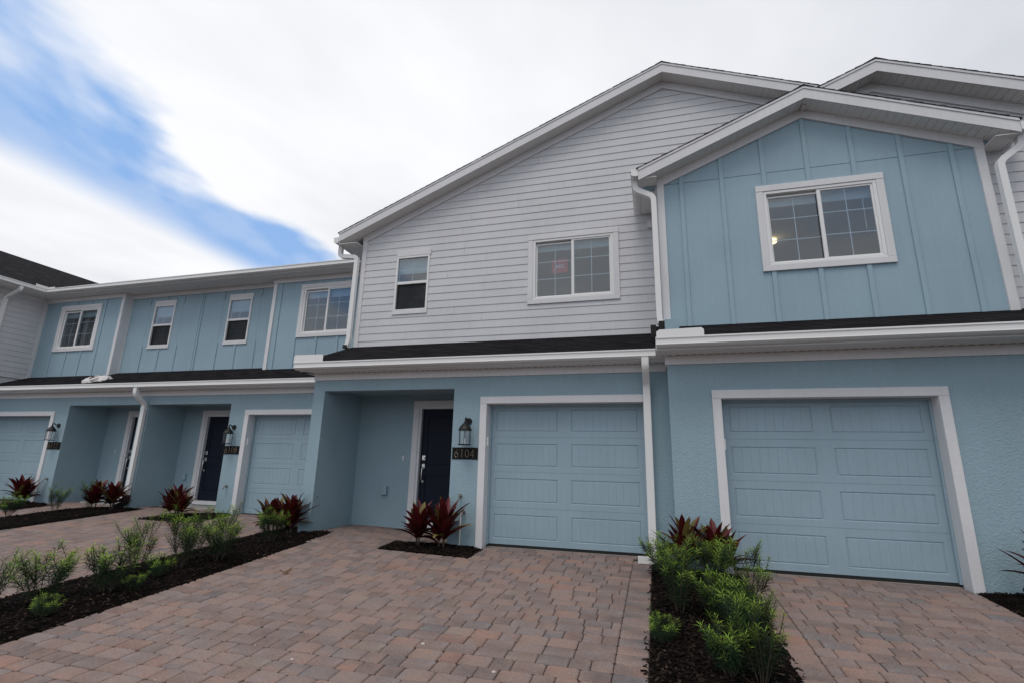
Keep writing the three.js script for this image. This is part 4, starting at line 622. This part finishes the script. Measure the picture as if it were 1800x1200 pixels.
// plastic bag on the low roof of 6112
{
  const g = new THREE.SphereGeometry(0.3, 40, 20); const p = g.attributes.position, n = (x, y, z) => fbm(x * 6 + 3, y * 6 + z * 5, 4) - 0.5;
  for (let i = 0; i < p.count; i++) { let x = p.getX(i), y = p.getY(i), z = p.getZ(i); const k = 1 + n(x * 2, y * 2, z * 2) * 1.1; p.setXYZ(i, x * k * 1.15, Math.max(y * k * 0.36, -0.03 + n(x * 3, z * 3, 1) * 0.03), z * k * 0.7); }
  const o = thing('crumpled_bag', [-13.86, 3.10, -9.46], 'crumpled pale bag lying on the dark roof above the far-left porch', 'bag'); const m = part('sheet', toCreasedNormals(planarUV(g), 0.5), M.bag, o); m.position.set(0, -0.04, 0); m.rotation.set(0.395, 0.3, 0.06);
  const pr = new THREE.SphereGeometry(0.10, 20, 12); const q = pr.attributes.position; for (let i = 0; i < q.count; i++) { const x = q.getX(i), y = q.getY(i), z = q.getZ(i), k = 1 + n(x * 3, y * 3, z * 3) * 1.2; q.setXYZ(i, x * k, y * k * 0.45, z * k * 0.8); } const m2 = part('printed_side', planarUV(pr), M.bagPrint, o); m2.position.set(-0.02, 0.015, 0.07); m2.rotation.set(0.395, 0, 0);
}
// litter on the pavers
{
  const s = new THREE.Shape(); s.moveTo(-0.05, 0); s.quadraticCurveTo(0, 0.028, 0.055, 0.004); s.quadraticCurveTo(0.005, -0.026, -0.05, 0); const g = new THREE.ExtrudeGeometry(s, { depth: 0.004, bevelEnabled: false, curveSegments: 6 }); g.rotateX(-Math.PI / 2); const p = g.attributes.position; for (let i = 0; i < p.count; i++) p.setY(i, p.getY(i) + p.getX(i) ** 2 * 8 + 0.003); g.scale(1.35, 2.2, 1.5); g.rotateY(0.8); g.translate(-4.34, G(-4.34, -5.53) + 0.004, -5.53); solo('dry_leaf', planarUV(g), M.leafDry, 'curled brown dry leaf lying on the main driveway', 'leaf');
  const r = rng(55); for (const [x, z, where] of [[-2.72, -3.66, 'left of the other two'], [-1.9, -4.2, 'farther off than the other two'], [-1.2, -3.9, 'right of the other two']]) { const q = new THREE.IcosahedronGeometry(0.009 + r() * 0.006, 1); q.scale(1.2, 0.7, 1); q.translate(x, G(x, z) + 0.005, z); solo('pebble', planarUV(q), M.pebble, `tiny pale pebble on the main driveway, ${where}`, 'pebble', 'pebbles on the driveway'); }
}

{
  const r = rng(77), n = 420, im = new THREE.InstancedMesh(new THREE.IcosahedronGeometry(1, 0), std({ color: 0xffffff, roughness: 0.9 }), n); im.name = 'joint_grit'; tag(im, 'pale grit scattered along the paver joints', 'grit', null, 'stuff'); setup(im); scene.add(im);
  const m = new THREE.Matrix4(), q = new THREE.Quaternion(), c = new THREE.Color();
  for (let i = 0; i < n; i++) { const right = r() < 0.25, x = right ? lerp(1.2, 3.2, r()) : lerp(-4.9, -0.3, r()), z = -7.5 + Math.round((lerp(-7, right ? -4 : -2.6, r()) + 7.5) / 0.168) * 0.168 + (r() - 0.5) * 0.012; const k = 0.0012 + r() * r() * 0.0035; m.compose(new THREE.Vector3(x, G(x, z) - 0.001, z), q, new THREE.Vector3(k * 1.4, k * 0.7, k)); im.setMatrixAt(i, m); const t = 0.3 + r() * 0.4; c.setRGB(t, t * 0.95, t * 0.88); im.setColorAt(i, c); }
}

// ------------------------------------------------------------------ plants
function bladeStrip(out, col, base, dir, up, len, wid, bend, n, c0, c1, fold = 0.25, rnd = 0) {
  // a leaf: n segments, folded along its midrib, bending towards -y
  const d = dir.clone().normalize(), side = new THREE.Vector3().crossVectors(d, up).normalize(), p = base.clone(); let nrm = new THREE.Vector3().crossVectors(side, d).normalize(); const rows = [];
  for (let i = 0; i <= n; i++) { const t = i / n, w = wid * Math.pow(Math.sin(Math.PI * clamp(t * 0.86 + 0.10)), 0.8) * (t > 0.98 ? 0.05 : 1) / 2; rows.push([p.clone().addScaledVector(side, -w).addScaledVector(nrm, w * fold), p.clone(), p.clone().addScaledVector(side, w).addScaledVector(nrm, w * fold)]); const q = new THREE.Quaternion().setFromAxisAngle(side, -bend / n); d.applyQuaternion(q); nrm.applyQuaternion(q); p.addScaledVector(d, len / n); }
  const push = (v, t) => { out.push(v.x, v.y, v.z); col.push(lerp(c0[0], c1[0], t), lerp(c0[1], c1[1], t), lerp(c0[2], c1[2], t)); };
  for (let i = 0; i < n; i++) for (const k of [0, 1]) { const a = rows[i][k], b = rows[i][k + 1], c = rows[i + 1][k + 1], e = rows[i + 1][k], t0 = i / n, t1 = (i + 1) / n; push(a, t0); push(b, t0); push(c, t1); push(a, t0); push(c, t1); push(e, t1); }
}
function geoFrom(pos, col) { const g = new THREE.BufferGeometry(); g.setAttribute('position', new THREE.Float32BufferAttribute(pos, 3)); if (col) g.setAttribute('color', new THREE.Float32BufferAttribute(col, 3)); g.setAttribute('uv', new THREE.Float32BufferAttribute(new Float32Array(pos.length / 3 * 2), 2)); g.computeVertexNormals(); return g; }
function podocarpus(seed, h, spread, stems) {
  const r = rng(seed), pos = [], col = [], st = [];
  const grow = (base, dir, len, lvl) => {
    const pts = [base.clone()], d = dir.clone().normalize(), seg = 6; let p = base.clone(); const curl = new THREE.Vector3((r() - 0.5) * 0.5, 0.28 + r() * 0.25, (r() - 0.5) * 0.5);
    for (let i = 0; i < seg; i++) { d.addScaledVector(curl, 1 / seg).normalize(); p = p.clone().addScaledVector(d, len / seg); pts.push(p); }
    const cv = new THREE.CatmullRomCurve3(pts); st.push(planarUV(new THREE.TubeGeometry(cv, 5, 0.0032 - lvl * 0.0008, 4, false)));
    const n = Math.round(len / 0.0050), a0 = r() * 6.28;
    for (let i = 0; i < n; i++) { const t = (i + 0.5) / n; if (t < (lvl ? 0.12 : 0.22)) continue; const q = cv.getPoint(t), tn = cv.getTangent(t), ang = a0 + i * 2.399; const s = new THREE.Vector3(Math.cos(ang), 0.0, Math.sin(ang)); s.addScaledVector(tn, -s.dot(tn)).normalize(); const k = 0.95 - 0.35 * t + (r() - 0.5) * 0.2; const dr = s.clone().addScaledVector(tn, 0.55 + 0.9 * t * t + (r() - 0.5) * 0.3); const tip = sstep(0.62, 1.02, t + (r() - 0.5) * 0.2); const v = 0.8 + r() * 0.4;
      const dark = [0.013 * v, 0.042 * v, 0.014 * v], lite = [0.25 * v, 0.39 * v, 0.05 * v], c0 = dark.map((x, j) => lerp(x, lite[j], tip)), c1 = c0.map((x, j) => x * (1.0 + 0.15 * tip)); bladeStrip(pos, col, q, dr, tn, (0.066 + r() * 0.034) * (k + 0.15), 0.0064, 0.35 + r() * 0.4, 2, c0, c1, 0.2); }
    if (lvl < 1) { const nb = 1 + Math.floor(r() * 3); for (let b = 0; b < nb; b++) { const t = 0.3 + r() * 0.5, q = cv.getPoint(t), tn = cv.getTangent(t), ang = r() * 6.28; grow(q, tn.clone().multiplyScalar(0.8).add(new THREE.Vector3(Math.cos(ang) * 0.7, 0.2, Math.sin(ang) * 0.7)), len * (0.32 + r() * 0.25), lvl + 1); } }
  };
  for (let i = 0; i < stems; i++) { const a = i / stems * 6.28 + r() * 0.8, tilt = spread * (0.25 + r() * 0.95); grow(new THREE.Vector3(Math.cos(a) * 0.03, 0, Math.sin(a) * 0.03), new THREE.Vector3(Math.cos(a) * tilt, 1, Math.sin(a) * tilt), h * (0.65 + r() * 0.45), 0); }
  return { leaves: geoFrom(pos, col), stem: merge(st) };
}
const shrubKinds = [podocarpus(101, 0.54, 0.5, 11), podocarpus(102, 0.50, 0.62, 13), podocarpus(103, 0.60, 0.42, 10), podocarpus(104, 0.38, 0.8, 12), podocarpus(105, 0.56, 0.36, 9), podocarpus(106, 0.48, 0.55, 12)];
const shrubProto = {};
function shrub(kind, x, z, y, sc, rot, label, grp) {
  const o = new THREE.Group(); o.name = numbered('podocarpus_shrub'); o.position.set(x, y - 0.01, z); o.rotation.y = rot; o.scale.set(sc, sc, sc); scene.add(o); tag(o, label, 'shrub', grp);
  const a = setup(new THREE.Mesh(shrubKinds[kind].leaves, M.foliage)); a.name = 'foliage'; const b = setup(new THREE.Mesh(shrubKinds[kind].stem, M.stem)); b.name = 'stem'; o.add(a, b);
}
const g1 = 'shrubs in the bed left of the main driveway', g2 = 'shrubs in the bed between the near driveways', g3 = 'shrubs in the bed between the far driveways';
const left = [[0, -6.12, -3.62, 0.95], [1, -5.98, -4.0, 1.02], [3, -5.45, -3.72, 0.5], [5, -5.62, -4.38, 1.12], [3, -5.40, -4.5, 0.45], [2, -6.22, -5.15, 0.9], [3, -5.62, -4.95, 0.7], [4, -5.70, -5.3, 1.0], [5, -5.50, -5.68, 1.12], [2, -6.1, -6.35, 0.85], [1, -5.62, -6.75, 0.9], [0, -5.98, -5.72, 0.92]];
const ln = ['cut by the left edge of the picture', 'first whole one from the left', 'low tuft below the first tall one', 'second tall one from the left, by the pavers', 'low tuft in front of the second tall shrub', 'tall one at the far side halfway along', 'small one at the near side halfway along', 'bushy one in the middle of the bed', 'bright-tipped one just right of the middle', 'farthest one beside the 6108 driveway', 'last one before the red cordylines', 'small one behind the bright-tipped shrub'];
left.forEach(([k, x, z, s], i) => shrub(k, x, z, HL(x, z), s * 1.08, i * 1.7 + 0.4, `green needle-leaved shrub in the left bed, ${ln[i]}`, g1));
const right = [[2, 0.14, -5.45, 0.95], [3, -0.02, -4.75, 0.6], [0, 0.52, -6.25, 1.0], [5, 0.46, -5.35, 0.9], [4, 0.80, -5.72, 0.95], [4, 0.56, -4.8, 0.9], [5, 0.42, -4.22, 0.85], [4, 0.62, -4.2, 0.85], [1, 0.0, -6.75, 0.9], [0, 0.62, -6.75, 0.75], [3, 0.74, -5.15, 0.85], [2, 0.14, -6.1, 0.8]];
const rn = ['standing on the left in the middle', 'low one sprawling over the left paver edge', 'bright one below the right cordyline', 'bushy one at the centre', 'upright one leaning over the right-hand pavers', 'bright-tipped one right of centre', 'nearest one at the bottom edge', 'nearest one at the bottom right', 'at the back beside the downspout', 'at the back against the garage trim', 'at the right mulch edge near the front', 'dark one behind the left middle shrub'];
right.forEach(([k, x, z, s], i) => shrub(k, x, z, HR(x, z), s, i * 2.1 + 0.9, `green needle-leaved shrub in the middle bed, ${rn[i]}`, g2));
[[0, -12.55, -8.3, 0.9, 'nearer one'], [2, -12.5, -8.95, 0.85, 'one beside the red cordylines'], [1, -12.75, -7.6, 0.9, 'one in front of the far-left cordyline']].forEach(([k, x, z, s, t], i) => shrub(k, x, z, HM(x, z), s, i * 1.3, `small green shrub in the far bed, ${t}`, g3));

function cordyline(seed, n, h) {
  const r = rng(seed), pos = [], col = [], st = [], canes = 2 + Math.floor(r() * 2);
  for (let c = 0; c < canes; c++) {
    const a0 = r() * 6.28, off = c ? 0.05 + r() * 0.06 : 0, b = new THREE.Vector3(Math.cos(a0) * off, 0, Math.sin(a0) * off), ht = (0.16 + r() * 0.18) * h * (c ? 0.75 : 1); st.push(tube([[b.x, -0.03, b.z], [b.x * 1.2, ht * 0.5, b.z * 1.2], [b.x * 1.4, ht, b.z * 1.4]], 0.012, 6));
    const nl = Math.round(n * (c ? 0.6 : 1));
    for (let i = 0; i < nl; i++) { const t = i / nl, ang = i * 2.399 + r() * 0.4, el = lerp(0.45, 1.5, Math.pow(t, 0.62)) + (r() - 0.5) * 0.22; const dir = new THREE.Vector3(Math.cos(ang) * Math.cos(el), Math.sin(el), Math.sin(ang) * Math.cos(el)); const base = new THREE.Vector3(b.x * 1.3, ht * (0.45 + 0.55 * t), b.z * 1.3); const v = 0.42 + r() * 0.85; const olive = r() < 0.2; const c0 = olive ? [0.09 * v, 0.05 * v, 0.02 * v] : [0.055 * v, 0.005 * v, 0.0065 * v], c1 = olive ? [0.20 * v, 0.16 * v, 0.045 * v] : [0.095 * v, 0.010 * v, 0.011 * v];
      bladeStrip(pos, col, base, dir, new THREE.Vector3(-Math.sin(ang) * 0.1, 1, Math.cos(ang) * 0.1), h * (0.27 + r() * 0.22) * (0.8 + 0.3 * (1 - Math.abs(t - 0.5))), 0.082 + r() * 0.034, 0.15 + r() * 0.95 * (1 - t * 0.6), 7, c0, c1, 0.35); }
  }
  return { leaves: geoFrom(pos, col), stem: merge(st) };
}
const tiKinds = [cordyline(201, 27, 1.0), cordyline(202, 30, 1.05), cordyline(203, 24, 0.95)];
function ti(kind, x, z, y, sc, rot, label) { const o = new THREE.Group(); o.name = numbered('red_cordyline'); o.position.set(x, y, z); o.rotation.y = rot; o.scale.set(sc, sc, sc); scene.add(o); tag(o, label, 'cordyline', 'red cordyline plants'); const a = setup(new THREE.Mesh(tiKinds[kind].leaves, M.tiLeaf)); a.name = 'leaves'; const b = setup(new THREE.Mesh(tiKinds[kind].stem, M.stem)); b.name = 'cane'; o.add(a, b); }
ti(0, -3.47, -7.30, HS(-3.47, -7.3), 1.02, 0.3, 'dark red cordyline in front of the navy door, left of its pair'); ti(1, -3.08, -7.32, HS(-3.08, -7.32), 1.12, 1.9, 'dark red cordyline under the 6104 lantern, right of its pair');
ti(2, -6.52, -7.85, HL(-6.52, -7.85), 1.0, 0.8, 'dark red cordyline in front of the 6108 garage door, left of its pair'); ti(1, -5.86, -7.48, HL(-5.86, -7.48), 1.06, 4.0, 'dark red cordyline at the left corner of the 6104 porch pier');
ti(0, 0.27, -6.93, HR(0.27, -6.93), 1.08, 2.6, 'red cordyline by the downspout end, left of the pair between the near garages'); ti(1, 0.62, -6.95, HR(0.62, -6.95), 0.98, 5.2, 'red cordyline against the right garage trim, right of the near pair');
ti(1, -9.75, -8.75, HT(-9.75, -8.75), 1.0, 3.1, 'red cordyline clump in the small bed before the 6108 door'); ti(2, -9.45, -8.62, HT(-9.45, -8.62), 0.85, 0.6, 'smaller red cordyline just right of the 6108 door clump');
ti(0, -12.22, -8.9, HM(-12.22, -8.9), 1.0, 1.2, 'red cordyline left of the 6112 downspout, left of its pair'); ti(2, -11.85, -8.95, HM(-11.85, -8.95), 1.05, 3.4, 'red cordyline at the foot of the downspout between the far porches');
ti(1, -14.8, -8.95, HF(-14.8, -8.95), 1.05, 0.2, 'red cordyline at the far left below the 6112 plate'); ti(0, 3.78, -6.75, HQ(3.78, -6.75), 1.1, 2.2, 'red cordyline mostly outside the right edge, one leaf tip showing');

renderer.render(scene, camera);
